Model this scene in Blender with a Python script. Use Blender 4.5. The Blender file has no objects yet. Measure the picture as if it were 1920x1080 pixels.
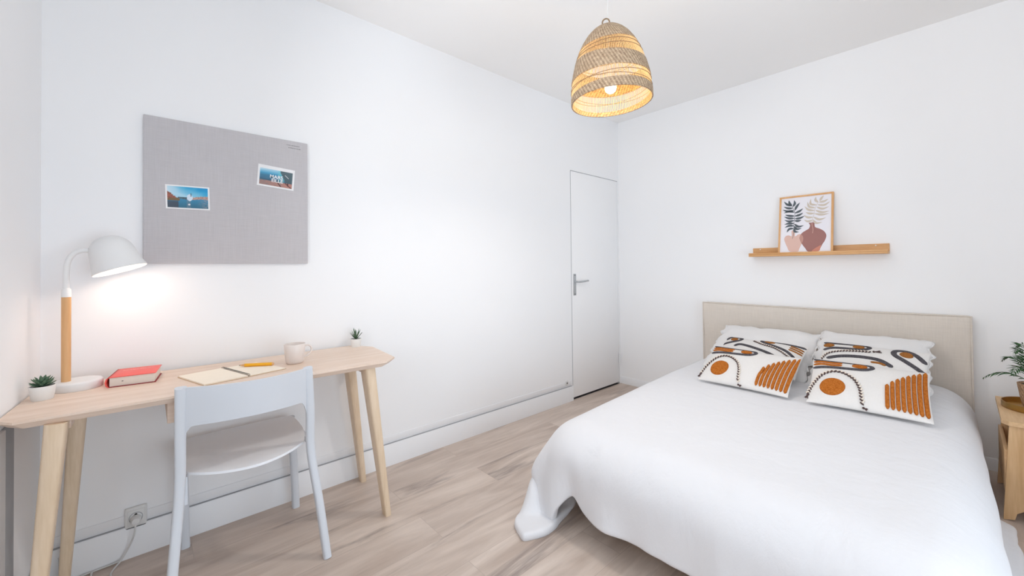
import bpy, bmesh, math, random
import numpy as np
from mathutils import Vector, Matrix, noise
random.seed(7)
PI = math.pi
SC = bpy.context.scene
COL = SC.collection
ORG = {}

# ---------------------------------------------------------------- helpers
def V(*a): return Vector(a)

def thing(name, label, cat, loc, group=None):
    o = bpy.data.objects.new(name, None)
    COL.objects.link(o)
    o.location = loc
    o.empty_display_size = .05
    o['label'] = label; o['category'] = cat
    if group: o['group'] = group
    ORG[o] = Vector(loc)
    return o

def tag(o, label, cat, group=None):
    o['label'] = label; o['category'] = cat
    if group: o['group'] = group
    return o

def link(name, me, mat, parent=None, smooth=True, origin=None, label=None, autosmooth=None):
    """mesh data is given in world coordinates; it is moved into the parent's frame"""
    o = bpy.data.objects.new(name, me)
    COL.objects.link(o)
    for m in (mat if isinstance(mat, (list, tuple)) else [mat]):
        me.materials.append(m)
    if smooth:
        for p in me.polygons: p.use_smooth = True
        if autosmooth is not None:
            me.set_sharp_from_angle(angle=math.radians(autosmooth))
    if parent is not None:
        org = ORG[parent]
        me.transform(Matrix.Translation(-org))
        o.parent = parent
        ORG[o] = org
    else:
        if origin is None:
            n = len(me.vertices)
            xs = [v.co for v in me.vertices]
            origin = V(sum(c.x for c in xs)/n, sum(c.y for c in xs)/n, min(c.z for c in xs))
        me.transform(Matrix.Translation(-Vector(origin)))
        o.location = origin
        ORG[o] = Vector(origin)
    if label: o['label'] = label
    return o

def obj(name, bm, mat, parent=None, smooth=True, sharp=35, **k):
    bmesh.ops.recalc_face_normals(bm, faces=bm.faces)
    me = bpy.data.meshes.new(name)
    bm.to_mesh(me); bm.free()
    return link(name, me, mat, parent, smooth, autosmooth=sharp, **k)

def struct(name, bm, mat, parent=None, **k):
    o = obj(name, bm, mat, parent, **k)
    if parent is None: o['kind'] = 'structure'
    return o

def B(): return bmesh.new()

def box(bm, x0, x1, y0, y1, z0, z1, bev=0.0, seg=2, M=None):
    r = bmesh.ops.create_cube(bm, size=1)
    vs = r['verts']
    for v in vs:
        v.co = V(x0+(v.co.x+.5)*(x1-x0), y0+(v.co.y+.5)*(y1-y0), z0+(v.co.z+.5)*(z1-z0))
    if bev > 0:
        es = list({e for v in vs for e in v.link_edges})
        r = bmesh.ops.bevel(bm, geom=es, offset=bev, segments=seg, profile=.5, affect='EDGES')
        vs = list({v for f in r['faces'] for v in f.verts} | {v for v in vs if v.is_valid})
        # collect complete island
        seen = set(vs); st = list(vs)
        while st:
            v = st.pop()
            for e in v.link_edges:
                w = e.other_vert(v)
                if w not in seen: seen.add(w); st.append(w)
        vs = list(seen)
    if M is not None:
        for v in vs: v.co = M @ v.co
    return vs

def prism(bm, pts, d0, d1, axis='z', M=None):
    """extrude 2D polygon pts between d0 and d1 along axis"""
    def mk(p, d):
        if axis == 'z': return V(p[0], p[1], d)
        if axis == 'y': return V(p[0], d, p[1])
        return V(d, p[0], p[1])
    a = [bm.verts.new(mk(p, d0)) for p in pts]
    b = [bm.verts.new(mk(p, d1)) for p in pts]
    n = len(pts)
    bm.faces.new(a); bm.faces.new(list(reversed(b)))
    for i in range(n):
        bm.faces.new([a[i], b[i], b[(i+1) % n], a[(i+1) % n]])
    if M is not None:
        for v in a+b: v.co = M @ v.co
    return a+b

def ring(bm, c, ax1, ax2, r1, r2, n, power=2.0):
    out = []
    for i in range(n):
        t = 2*PI*i/n
        ct, st = math.cos(t), math.sin(t)
        cx = abs(ct)**(2/power)*(1 if ct >= 0 else -1)
        sx = abs(st)**(2/power)*(1 if st >= 0 else -1)
        out.append(bm.verts.new(c+ax1*r1*cx+ax2*r2*sx))
    return out

def bridge(bm, a, b):
    n = len(a)
    for i in range(n):
        bm.faces.new([a[i], a[(i+1) % n], b[(i+1) % n], b[i]])

def tube(bm, pts, rad, n=12, rad2=None, up=V(0, 0, 1), power=2.0, cap=True, closed=False):
    """swept tube; rad may be list; rad2 second half axis (along 'up'-ish side)"""
    pts = [Vector(p) for p in pts]
    m = len(pts)
    R1 = rad if isinstance(rad, (list, tuple)) else [rad]*m
    R2 = R1 if rad2 is None else (rad2 if isinstance(rad2, (list, tuple)) else [rad2]*m)
    rings = []
    ref = None
    for i, p in enumerate(pts):
        if closed: t = pts[(i+1) % m]-pts[i-1]
        elif i == 0: t = pts[1]-pts[0]
        elif i == m-1: t = pts[-1]-pts[-2]
        else: t = pts[i+1]-pts[i-1]
        t.normalize()
        if ref is None:
            ref = up if abs(t.dot(up)) < .95 else V(1, 0, 0) if abs(t.x) < .9 else V(0, 1, 0)
        s = t.cross(ref)
        if s.length < 1e-6: s = t.orthogonal()
        s.normalize()
        u = s.cross(t); u.normalize()
        ref = u
        rings.append(ring(bm, p, s, u, R1[i], R2[i], n, power))
    for i in range(m-1): bridge(bm, rings[i], rings[i+1])
    if closed: bridge(bm, rings[-1], rings[0])
    elif cap:
        bm.faces.new(rings[0][::-1]); bm.faces.new(rings[-1])
    return rings

def lathe(bm, prof, n=32, M=None, close=False):
    """prof list of (r,z)"""
    rs = []
    for r, z in prof:
        if r < 1e-5:
            rs.append([bm.verts.new(V(0, 0, z))])
        else:
            rs.append([bm.verts.new(V(r*math.cos(2*PI*i/n), r*math.sin(2*PI*i/n), z)) for i in range(n)])
    for a, b in zip(rs, rs[1:]):
        if len(a) == 1 and len(b) == 1: continue
        if len(a) == 1:
            for i in range(n): bm.faces.new([a[0], b[i], b[(i+1) % n]])
        elif len(b) == 1:
            for i in range(n): bm.faces.new([a[i], a[(i+1) % n], b[0]])
        else: bridge(bm, a, b)
    if M is not None:
        for r in rs:
            for v in r: v.co = M @ v.co
    return rs

def spline(pts, k=8, closed=False):
    """catmull-rom through points"""
    P = [Vector(p) if len(p) == 3 else Vector((p[0], p[1], 0)) for p in pts]
    n = len(P); out = []
    rng = n if closed else n-1
    for i in range(rng):
        p0 = P[i-1] if (i > 0 or closed) else P[0]*2-P[1]
        p1 = P[i]; p2 = P[(i+1) % n]
        p3 = P[(i+2) % n] if (i+2 < n or closed) else P[-1]*2-P[-2]
        for j in range(k):
            t = j/k
            out.append(.5*((2*p1)+(p2-p0)*t+(2*p0-5*p1+4*p2-p3)*t*t+(3*p1-p0-3*p2+p3)*t**3))
    if not closed: out.append(P[-1])
    return out

def seg_lerp(a, b, n): return [a.lerp(b, i/(n-1)) for i in range(n)]

# ---------------------------------------------------------------- materials
def s2l(c):
    return tuple((x/12.92 if x <= .04045 else ((x+.055)/1.055)**2.4) for x in c)

def hexc(r, g, b): return s2l((r/255, g/255, b/255))

class NT:
    def __init__(self, name):
        self.m = bpy.data.materials.new(name); self.m.use_nodes = True
        self.t = self.m.node_tree; self.n = self.t.nodes; self.l = self.t.links
        self.b = self.n['Principled BSDF']
    def add(self, typ, **k):
        nd = self.n.new(typ)
        for a, v in k.items():
            if a in nd.inputs.keys(): nd.inputs[a].default_value = v
            else: setattr(nd, a, v)
        return nd
    def lk(self, a, b): self.l.new(a, b)

def coords(N, scale=(1, 1, 1), kind='Object', rot=(0, 0, 0)):
    tc = N.add('ShaderNodeTexCoord'); mp = N.add('ShaderNodeMapping')
    mp.inputs['Scale'].default_value = scale; mp.inputs['Rotation'].default_value = rot
    N.lk(tc.outputs[kind], mp.inputs['Vector'])
    return mp.outputs[0]

def mat_plain(name, col, rough=.6, var=.03, scale=8, bump=0., bscale=60, metal=0., sheen=0., spec=.5):
    N = NT(name)
    v = coords(N)
    nz = N.add('ShaderNodeTexNoise'); nz.inputs['Scale'].default_value = scale; nz.inputs['Detail'].default_value = 4
    N.lk(v, nz.inputs['Vector'])
    cr = N.add('ShaderNodeValToRGB')
    e = cr.color_ramp.elements
    e[0].position = .3; e[1].position = .7
    e[0].color = (*[max(0, c*(1-var)) for c in col], 1); e[1].color = (*[min(1, c*(1+var)) for c in col], 1)
    N.lk(nz.outputs['Fac'], cr.inputs['Fac']); N.lk(cr.outputs['Color'], N.b.inputs['Base Color'])
    N.b.inputs['Roughness'].default_value = rough; N.b.inputs['Metallic'].default_value = metal
    N.b.inputs['Specular IOR Level'].default_value = spec
    if sheen: N.b.inputs['Sheen Weight'].default_value = sheen
    if bump:
        n2 = N.add('ShaderNodeTexNoise'); n2.inputs['Scale'].default_value = bscale; n2.inputs['Detail'].default_value = 5
        N.lk(v, n2.inputs['Vector'])
        bp = N.add('ShaderNodeBump'); bp.inputs['Strength'].default_value = bump; bp.inputs['Distance'].default_value = .004
        N.lk(n2.outputs['Fac'], bp.inputs['Height']); N.lk(bp.outputs[0], N.b.inputs['Normal'])
    return N.m

def mat_wood(name, c1, c2, axis='y', rough=.5, scale=1.0, bump=.05):
    """straight grained wood; grain runs along axis"""
    N = NT(name)
    s = {'x': (1.2, 14, 14), 'y': (14, 1.2, 14), 'z': (14, 14, 1.2)}[axis]
    v = coords(N, tuple(q*scale for q in s))
    nz = N.add('ShaderNodeTexNoise'); nz.inputs['Scale'].default_value = 1.6; nz.inputs['Detail'].default_value = 6; nz.inputs['Distortion'].default_value = .6
    N.lk(v, nz.inputs['Vector'])
    v2 = coords(N, tuple(q*scale*5 for q in s))
    n2 = N.add('ShaderNodeTexNoise'); n2.inputs['Scale'].default_value = 2.2; n2.inputs['Detail'].default_value = 3
    N.lk(v2, n2.inputs['Vector'])
    mx = N.add('ShaderNodeMath', operation='MULTIPLY_ADD'); mx.inputs[1].default_value = .35
    N.lk(n2.outputs['Fac'], mx.inputs[0]); 
    m3 = N.add('ShaderNodeMath', operation='MULTIPLY'); m3.inputs[1].default_value = .65
    N.lk(nz.outputs['Fac'], m3.inputs[0]); N.lk(m3.outputs[0], mx.inputs[2])
    cr = N.add('ShaderNodeValToRGB'); e = cr.color_ramp.elements
    e[0].position = .36; e[1].position = .64; e[0].color = (*c1, 1); e[1].color = (*c2, 1)
    N.lk(mx.outputs[0], cr.inputs['Fac']); N.lk(cr.outputs['Color'], N.b.inputs['Base Color'])
    N.b.inputs['Roughness'].default_value = rough
    bp = N.add('ShaderNodeBump'); bp.inputs['Strength'].default_value = bump; bp.inputs['Distance'].default_value = .002
    N.lk(mx.outputs[0], bp.inputs['Height']); N.lk(bp.outputs[0], N.b.inputs['Normal'])
    return N.m

def mat_floor():
    N = NT('greige_oak_laminate')
    v = coords(N, rot=(0, 0, PI/2))
    br = N.add('ShaderNodeTexBrick')
    for k, q in (('Scale', 1.0), ('Mortar Size', .0009), ('Mortar Smooth', .2), ('Brick Width', 1.28), ('Row Height', .192), ('Bias', 0.)):
        br.inputs[k].default_value = q
    br.offset = .37
    br.inputs['Color1'].default_value = (.0, .0, .0, 1); br.inputs['Color2'].default_value = (1, 1, 1, 1)
    br.inputs['Mortar'].default_value = (.5, .5, .5, 1)
    N.lk(v, br.inputs['Vector'])
    # per plank offset of the grain
    tc = N.add('ShaderNodeTexCoord')
    mp = N.add('ShaderNodeMapping'); mp.inputs['Scale'].default_value = (7, .9, 1)
    N.lk(tc.outputs['Object'], mp.inputs['Vector'])
    vm = N.add('ShaderNodeVectorMath', operation='MULTIPLY_ADD')
    cmb = N.add('ShaderNodeCombineXYZ')
    N.lk(br.outputs['Color'], cmb.inputs['X']); N.lk(br.outputs['Color'], cmb.inputs['Y'])
    vm.inputs[1].default_value = (13, 7, 0)
    N.lk(cmb.outputs[0], vm.inputs[0]); N.lk(mp.outputs[0], vm.inputs[2])
    n1 = N.add('ShaderNodeTexNoise'); n1.inputs['Scale'].default_value = 1.3; n1.inputs['Detail'].default_value = 5; n1.inputs['Distortion'].default_value = 1.2
    N.lk(vm.outputs[0], n1.inputs['Vector'])
    n2 = N.add('ShaderNodeTexNoise'); n2.inputs['Scale'].default_value = 9; n2.inputs['Detail'].default_value = 6
    N.lk(vm.outputs[0], n2.inputs['Vector'])
    cr = N.add('ShaderNodeValToRGB'); e = cr.color_ramp.elements
    e[0].position = .3; e[1].position = .68
    e[0].color = (*hexc(186, 168, 155), 1); e[1].color = (*hexc(217, 202, 190), 1)
    N.lk(n1.outputs['Fac'], cr.inputs['Fac'])
    # dark streaky knots
    n3 = N.add('ShaderNodeTexNoise'); n3.inputs['Scale'].default_value = .9; n3.inputs['Detail'].default_value = 8; n3.inputs['Distortion'].default_value = .4
    n3.inputs['Roughness'].default_value = .62
    N.lk(vm.outputs[0], n3.inputs['Vector'])
    ck = N.add('ShaderNodeValToRGB'); k = ck.color_ramp.elements
    k[0].position = .30; k[1].position = .43; k[0].color = (.42, .40, .41, 1); k[1].color = (1, 1, 1, 1)
    N.lk(n3.outputs['Fac'], ck.inputs['Fac'])
    m1 = N.add('ShaderNodeMix', data_type='RGBA', blend_type='MULTIPLY'); m1.inputs[0].default_value = 1
    N.lk(cr.outputs['Color'], m1.inputs[6]); N.lk(ck.outputs['Color'], m1.inputs[7])
    cf = N.add('ShaderNodeValToRGB'); f = cf.color_ramp.elements
    f[0].position = .3; f[1].position = .7; f[0].color = (.91, .91, .91, 1); f[1].color = (1.0, 1.0, 1.0, 1)
    N.lk(n2.outputs['Fac'], cf.inputs['Fac'])
    m2 = N.add('ShaderNodeMix', data_type='RGBA', blend_type='MULTIPLY'); m2.inputs[0].default_value = 1
    N.lk(m1.outputs[2], m2.inputs[6]); N.lk(cf.outputs['Color'], m2.inputs[7])
    # plank tone difference
    ct = N.add('ShaderNodeValToRGB'); t = ct.color_ramp.elements
    t[0].color = (.94, .93, .93, 1); t[1].color = (1.04, 1.04, 1.04, 1)
    N.lk(br.outputs['Color'], ct.inputs['Fac'])
    m3 = N.add('ShaderNodeMix', data_type='RGBA', blend_type='MULTIPLY'); m3.inputs[0].default_value = 1
    N.lk(m2.outputs[2], m3.inputs[6]); N.lk(ct.outputs['Color'], m3.inputs[7])
    # joints
    m4 = N.add('ShaderNodeMix', data_type='RGBA', blend_type='MIX')
    N.lk(br.outputs['Fac'], m4.inputs[0]); N.lk(m3.outputs[2], m4.inputs[6]); m4.inputs[7].default_value = (*hexc(176, 160, 149), 1)
    N.lk(m4.outputs[2], N.b.inputs['Base Color'])
    N.b.inputs['Roughness'].default_value = .42
    bp = N.add('ShaderNodeBump'); bp.inputs['Strength'].default_value = .08; bp.inputs['Distance'].default_value = .002
    N.lk(n2.outputs['Fac'], bp.inputs['Height']); N.lk(bp.outputs[0], N.b.inputs['Normal'])
    return N.m

def mat_weave(name, col, sx=400, sy=400, rough=.9, var=.12, bump=.3, kind='Object', sheen=.0, swap=None):
    """plain woven cloth"""
    N = NT(name)
    v = coords(N)
    w1 = N.add('ShaderNodeTexNoise'); w1.inputs['Scale'].default_value = 1; w1.inputs['Detail'].default_value = 2
    w2 = N.add('ShaderNodeTexNoise'); w2.inputs['Scale'].default_value = 1; w2.inputs['Detail'].default_value = 2
    a = coords(N, swap[0] if swap else (sx, sx*.04, sx)); b = coords(N, swap[1] if swap else (sy*.04, sy, sy*.04))
    N.lk(a, w1.inputs['Vector']); N.lk(b, w2.inputs['Vector'])
    ad = N.add('ShaderNodeMath', operation='ADD'); N.lk(w1.outputs['Fac'], ad.inputs[0]); N.lk(w2.outputs['Fac'], ad.inputs[1])
    cr = N.add('ShaderNodeMapRange'); cr.inputs['From Min'].default_value = .7; cr.inputs['From Max'].default_value = 1.3
    N.lk(ad.outputs[0], cr.inputs['Value'])
    rp = N.add('ShaderNodeValToRGB'); e = rp.color_ramp.elements
    e[0].color = (*[c*(1-var) for c in col], 1); e[1].color = (*[min(1, c*(1+var)) for c in col], 1)
    N.lk(cr.outputs[0], rp.inputs['Fac']); N.lk(rp.outputs['Color'], N.b.inputs['Base Color'])
    N.b.inputs['Roughness'].default_value = rough; N.b.inputs['Specular IOR Level'].default_value = .2
    if sheen: N.b.inputs['Sheen Weight'].default_value = sheen
    bp = N.add('ShaderNodeBump'); bp.inputs['Strength'].default_value = bump; bp.inputs['Distance'].default_value = .001
    N.lk(cr.outputs[0], bp.inputs['Height']); N.lk(bp.outputs[0], N.b.inputs['Normal'])
    return N.m

def mat_cotton(name, col, wr=.35, wscale=9, stretch=(1, 1, 1)):
    """crinkled washed cotton"""
    N = NT(name)
    v = coords(N, stretch)
    n1 = N.add('ShaderNodeTexNoise'); n1.inputs['Scale'].default_value = wscale; n1.inputs['Detail'].default_value = 7; n1.inputs['Distortion'].default_value = .35
    n2 = N.add('ShaderNodeTexNoise'); n2.inputs['Scale'].default_value = 420; n2.inputs['Detail'].default_value = 2
    N.lk(v, n1.inputs['Vector']); N.lk(v, n2.inputs['Vector'])
    ad = N.add('ShaderNodeMath', operation='MULTIPLY_ADD'); ad.inputs[1].default_value = .03
    N.lk(n2.outputs['Fac'], ad.inputs[0]); N.lk(n1.outputs['Fac'], ad.inputs[2])
    bp = N.add('ShaderNodeBump'); bp.inputs['Strength'].default_value = wr; bp.inputs['Distance'].default_value = .02
    N.lk(ad.outputs[0], bp.inputs['Height']); N.lk(bp.outputs[0], N.b.inputs['Normal'])
    N.b.inputs['Base Color'].default_value = (*col, 1)
    N.b.inputs['Roughness'].default_value = .9; N.b.inputs['Specular IOR Level'].default_value = .15
    N.b.inputs['Sheen Weight'].default_value = .1
    return N.m

def mat_tuft(name, c1, c2):
    N = NT(name)
    v = coords(N)
    n = N.add('ShaderNodeTexVoronoi'); n.inputs['Scale'].default_value = 330
    n2 = N.add('ShaderNodeTexNoise'); n2.inputs['Scale'].default_value = 160; n2.inputs['Detail'].default_value = 3
    N.lk(v, n.inputs['Vector']); N.lk(v, n2.inputs['Vector'])
    rp = N.add('ShaderNodeValToRGB'); e = rp.color_ramp.elements
    e[0].position = .3; e[1].position = .65; e[0].color = (*c1, 1); e[1].color = (*c2, 1)
    N.lk(n2.outputs['Fac'], rp.inputs['Fac']); N.lk(rp.outputs['Color'], N.b.inputs['Base Color'])
    bp = N.add('ShaderNodeBump'); bp.inputs['Strength'].default_value = .7; bp.inputs['Distance'].default_value = .002; bp.invert = True
    N.lk(n.outputs['Distance'], bp.inputs['Height']); N.lk(bp.outputs[0], N.b.inputs['Normal'])
    N.b.inputs['Roughness'].default_value = 1; N.b.inputs['Specular IOR Level'].default_value = .05
    return N.m

def mat_emit(name, col, st):
    N = NT(name)
    v = coords(N); nz = N.add('ShaderNodeTexNoise'); N.lk(v, nz.inputs['Vector'])
    N.b.inputs['Base Color'].default_value = (*col, 1)
    N.b.inputs['Emission Color'].default_value = (*col, 1); N.b.inputs['Emission Strength'].default_value = st
    return N.m

def mat_basket(name, c1, c2, zf=170, af=60, trans=0.):
    """wicker: courses run round the local z axis"""
    N = NT(name)
    tc = N.add('ShaderNodeTexCoord'); sp = N.add('ShaderNodeSeparateXYZ'); N.lk(tc.outputs['Object'], sp.inputs[0])
    at = N.add('ShaderNodeMath', operation='ARCTAN2'); N.lk(sp.outputs['Y'], at.inputs[0]); N.lk(sp.outputs['X'], at.inputs[1])
    cb = N.add('ShaderNodeCombineXYZ')
    ma = N.add('ShaderNodeMath', operation='MULTIPLY'); ma.inputs[1].default_value = af; N.lk(at.outputs[0], ma.inputs[0])
    mz = N.add('ShaderNodeMath', operation='MULTIPLY'); mz.inputs[1].default_value = zf; N.lk(sp.outputs['Z'], mz.inputs[0])
    # shift every course by half a stitch
    fl = N.add('ShaderNodeMath', operation='FLOOR'); N.lk(mz.outputs[0], fl.inputs[0])
    ms = N.add('ShaderNodeMath', operation='MULTIPLY_ADD'); ms.inputs[1].default_value = PI*.5; N.lk(fl.outputs[0], ms.inputs[0]); N.lk(ma.outputs[0], ms.inputs[2])
    sn = N.add('ShaderNodeMath', operation='SINE'); N.lk(ms.outputs[0], sn.inputs[0])
    mzp = N.add('ShaderNodeMath', operation='MULTIPLY'); mzp.inputs[1].default_value = 2*PI; N.lk(mz.outputs[0], mzp.inputs[0])
    sz = N.add('ShaderNodeMath', operation='COSINE'); N.lk(mzp.outputs[0], sz.inputs[0])
    hh = N.add('ShaderNodeMath', operation='MULTIPLY_ADD'); hh.inputs[1].default_value = -.6; N.lk(sz.outputs[0], hh.inputs[0]); N.lk(sn.outputs[0], hh.inputs[2])
    nz = N.add('ShaderNodeTexNoise'); nz.inputs['Scale'].default_value = 90; nz.inputs['Detail'].default_value = 4; N.lk(tc.outputs['Object'], nz.inputs['Vector'])
    mr = N.add('ShaderNodeMapRange'); mr.inputs['From Min'].default_value = -1.6; mr.inputs['From Max'].default_value = 1.6; N.lk(hh.outputs[0], mr.inputs['Value'])
    mm = N.add('ShaderNodeMath', operation='MULTIPLY_ADD'); mm.inputs[1].default_value = .8; N.lk(nz.outputs['Fac'], mm.inputs[0])
    mh = N.add('ShaderNodeMath', operation='MULTIPLY_ADD'); mh.inputs[1].default_value = .45; mh.inputs[2].default_value = -.15; N.lk(mr.outputs[0], mh.inputs[0]); N.lk(mh.outputs[0], mm.inputs[2])
    rp = N.add('ShaderNodeValToRGB'); e = rp.color_ramp.elements
    e[0].position = .25; e[1].position = .75; e[0].color = (*c1, 1); e[1].color = (*c2, 1)
    N.lk(mm.outputs[0], rp.inputs['Fac']); N.lk(rp.outputs['Color'], N.b.inputs['Base Color'])
    bp = N.add('ShaderNodeBump'); bp.inputs['Strength'].default_value = .6; bp.inputs['Distance'].default_value = .002
    N.lk(hh.outputs[0], bp.inputs['Height']); N.lk(bp.outputs[0], N.b.inputs['Normal'])
    N.b.inputs['Roughness'].default_value = .75
    return N.m

M = {}
M['wall'] = mat_plain('white_wall_paint', (.895, .90, .912), .85, .006, 2, .03, 90, spec=.2)
M['ceil'] = mat_plain('white_ceiling_paint', (.915, .91, .905), .9, .006, 2, spec=.2)
M['trim'] = mat_plain('white_gloss_paint', (.85, .855, .87), .45, .01, 3)
M['door'] = mat_plain('white_door_paint', (.915, .92, .93), .5, .006, 2)
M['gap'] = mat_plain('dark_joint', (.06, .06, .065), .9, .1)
M['groove_and_shade'] = mat_plain('grey_joint_and_shade', (.40, .41, .43), .9, .1)
M['floor'] = mat_floor()
M['ash_y'] = mat_wood('ash_veneer', hexc(220, 196, 176), hexc(236, 217, 202), 'y', .45)
M['ash_z'] = mat_wood('ash_solid', hexc(218, 194, 164), hexc(234, 213, 188), 'z', .5)
M['bamboo_x'] = mat_wood('bamboo_board', hexc(196, 143, 88), hexc(221, 172, 118), 'x', .45, 1.4)
M['bamboo_z'] = mat_wood('bamboo_pole', hexc(208, 158, 106), hexc(222, 176, 126), 'z', .45, .8)
M['oak_frame'] = mat_wood('oak_moulding', hexc(213, 160, 104), hexc(228, 180, 128), 'z', .5, 1.2)
M['pine'] = mat_wood('pine_board', hexc(198, 158, 112), hexc(222, 186, 142), 'z', .55, .8)
M['pine_y'] = mat_wood('pine_top', hexc(204, 166, 122), hexc(226, 192, 150), 'y', .55, .8)
M['chair'] = mat_plain('pale_blue_grey_lacquer', hexc(214, 219, 226), .42, .01, 4)
M['seat'] = mat_plain('grey_seat_lacquer', hexc(242, 245, 250), .5, .015, 5)
M['white'] = mat_plain('white_powder_coat', (.80, .80, .80), .5, .01)
M['shade_in'] = mat_plain('white_enamel_inside', (.88, .87, .85), .4, .01)
M['steel'] = mat_plain('brushed_steel', (.50, .52, .54), .38, .05, 40, metal=.7)
M['plastic'] = mat_plain('white_plastic', (.74, .74, .73), .4, .01)
M['dark'] = mat_plain('dark_hole', (.03, .03, .03), .7, .1)
M['board'] = mat_weave('grey_felt_cloth', hexc(197, 194, 197), 300, 300, .95, .06, .25, swap=((9, 500, 9), (9, 14, 500)))
M['paper'] = mat_plain('cream_paper', hexc(246, 236, 220), .9, .01, 20)
M['card'] = mat_plain('white_card', (.86, .86, .87), .6, .01)
M['wire'] = mat_plain('dark_bronze_wire', (.10, .09, .085), .35, .1, metal=.6)
M['kraft'] = mat_plain('kraft_cover', hexc(200, 165, 120), .9, .04, 60)
M['pencil'] = mat_plain('yellow_lacquer', hexc(244, 178, 30), .35, .03, 30)
M['tip'] = mat_plain('bare_pencil_wood', hexc(226, 178, 130), .7, .04, 80)
M['lead'] = mat_plain('graphite', (.08, .08, .08), .4, .1)
M['mug'] = mat_plain('pinkish_beige_glaze', hexc(226, 216, 210), .3, .02, 12)
M['red'] = mat_plain('coral_red_cover', hexc(238, 96, 88), .45, .03, 10)
M['redd'] = mat_plain('deep_red_cloth', hexc(150, 40, 44), .6, .05, 20)
M['pages'] = mat_weave('book_pages', hexc(232, 222, 212), 300, 300, .9, .06, .3, swap=((3, 3, 900), (3, 3, 600)))
M['pot'] = mat_plain('white_ceramic_pot', (.80, .79, .77), .5, .01)
M['succ'] = mat_plain('dusty_green_succulent', hexc(88, 116, 92), .6, .2, 40, .1, 200)
M['succ_tip'] = mat_plain('olive_agave_leaf', hexc(84, 110, 84), .55, .2, 40)
M['soil'] = mat_plain('dark_soil', hexc(52, 48, 40), 1, .3, 80, .5, 200)
M['linen'] = mat_weave('beige_headboard_linen', hexc(216, 207, 197), 500, 500, .95, .05, .2, swap=((500, 30, 14), (14, 30, 500)))
M['duvet'] = mat_cotton('white_washed_cotton', (.755, .755, .775), .42, 9, (1, 1, .45))
M['pillow'] = mat_cotton('off_white_pillow_cotton', (.76, .75, .745), .22, 14)
M['cush'] = mat_weave('ivory_cushion_canvas', hexc(222, 219, 216), 900, 900, .95, .03, .2, swap=((900, 60, 60), (60, 60, 900)))
M['rust'] = mat_tuft('rust_tufting', hexc(158, 86, 30), hexc(192, 116, 52))
M['rustd'] = mat_tuft('brown_tufting', hexc(136, 86, 42), hexc(168, 112, 62))
M['char'] = mat_tuft('charcoal_tufting', hexc(64, 62, 66), hexc(96, 93, 97))
M['braidd'] = mat_plain('dark_brown_yarn', hexc(82, 64, 62), .95, .15, 200)
M['braidl'] = mat_plain('cream_yarn', hexc(226, 214, 200), .95, .08, 200)
M['mattress'] = mat_plain('white_ticking', (.7, .7, .7), .9)
M['brass'] = mat_plain('aged_brass', hexc(176, 136, 72), .33, .12, 25, metal=.85)
M['basket'] = mat_basket('seagrass_pot_weave', hexc(150, 112, 82), hexc(205, 170, 135), 120, 22)
M['palm'] = mat_plain('dark_green_palm', hexc(32, 78, 28), .5, .35, 60)
M['seagrass'] = mat_basket('seagrass_weave', hexc(140, 114, 90), hexc(208, 184, 154), 150, 70)
M['sticks'] = mat_plain('rattan_sticks', hexc(236, 206, 156), .6, .08, 60)
M['cord'] = mat_plain('white_cord', (.66, .66, .65), .5, .01)
M['rope'] = mat_plain('twisted_seagrass_loop', hexc(138, 116, 92), .9, .2, 120, .4, 300)
M['bulb'] = mat_emit('lit_bulb', (1, .84, .55), 9)
M['lampdisc'] = mat_emit('lit_lamp_bulb', (1, .93, .84), 7)
M['mark'] = mat_plain('grey_print', hexc(150, 148, 150), .9, .05)
M['markw'] = mat_plain('pale_print', hexc(250, 190, 175), .6, .02)
M['fireplace'] = M['white']

# ---------------------------------------------------------------- room shell
H = 2.599; XR = 3.45; YN = -3.80
DY0, DY1, DZ = -.751, -.026, 2.012
bm = B(); box(bm, -.2, XR+.2, YN-.5, .2, -.1, 0); struct('floor', bm, M['floor'], sharp=30, origin=(0, 0, 0))
bm = B(); box(bm, -.2, XR+.2, YN-.5, .2, H, H+.1); struct('ceiling', bm, M['ceil'])
# left wall (desk side) with the door opening
bm = B()
box(bm, -.15, 0, YN-.2, DY0, 0, H); box(bm, -.15, 0, DY1, 0, 0, H); box(bm, -.15, 0, DY0, DY1, DZ, H); box(bm, -.15, -.12, DY0, DY1, 0, DZ)
struct('wall_left', bm, M['wall'])
bm = B(); box(bm, -.15, XR+.15, 0, .15, 0, H); struct('wall_back', bm, M['wall'])
RY0, RY1, RZ0, RZ1 = -3.55, -1.75, .08, 2.30      # unseen opening added in the right wall to let in fill light
bm = B(); box(bm, XR, XR+.15, YN-.45, RY0, 0, H); box(bm, XR, XR+.15, RY1, .0, 0, H); box(bm, XR, XR+.15, RY0, RY1, 0, RZ0); box(bm, XR, XR+.15, RY0, RY1, RZ1, H)
struct('wall_right', bm, M['wall'])
# window wall (behind the camera)
WX0, WX1, WZ0, WZ1 = .95, 3.05, .95, 2.35
def yc(x): return YN-.06*x       # the window wall is not quite square to the others
bm = B()
box(bm, 0, WX0, YN-.2, YN, 0, H); box(bm, WX1, XR, YN-.2, YN, 0, H)
box(bm, WX0, WX1, YN-.2, YN, 0, WZ0); box(bm, WX0, WX1, YN-.2, YN, WZ1, H)
for v in bm.verts: v.co.y -= .06*v.co.x
struct('wall_front', bm, M['wall'])
bm = B()
fy0, fy1 = YN-.14, YN-.08
for a, b in ((WX0, WX0+.06), ((WX0+WX1)/2-.04, (WX0+WX1)/2+.04), (WX1-.06, WX1)): box(bm, a, b, fy0, fy1, WZ0, WZ1, .004)
for a, b in ((WZ0, WZ0+.06), (WZ1-.06, WZ1)): box(bm, WX0, WX1, fy0+.003, fy1-.003, a, b, .004)
for v in bm.verts: v.co.y -= .06*v.co.x
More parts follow.
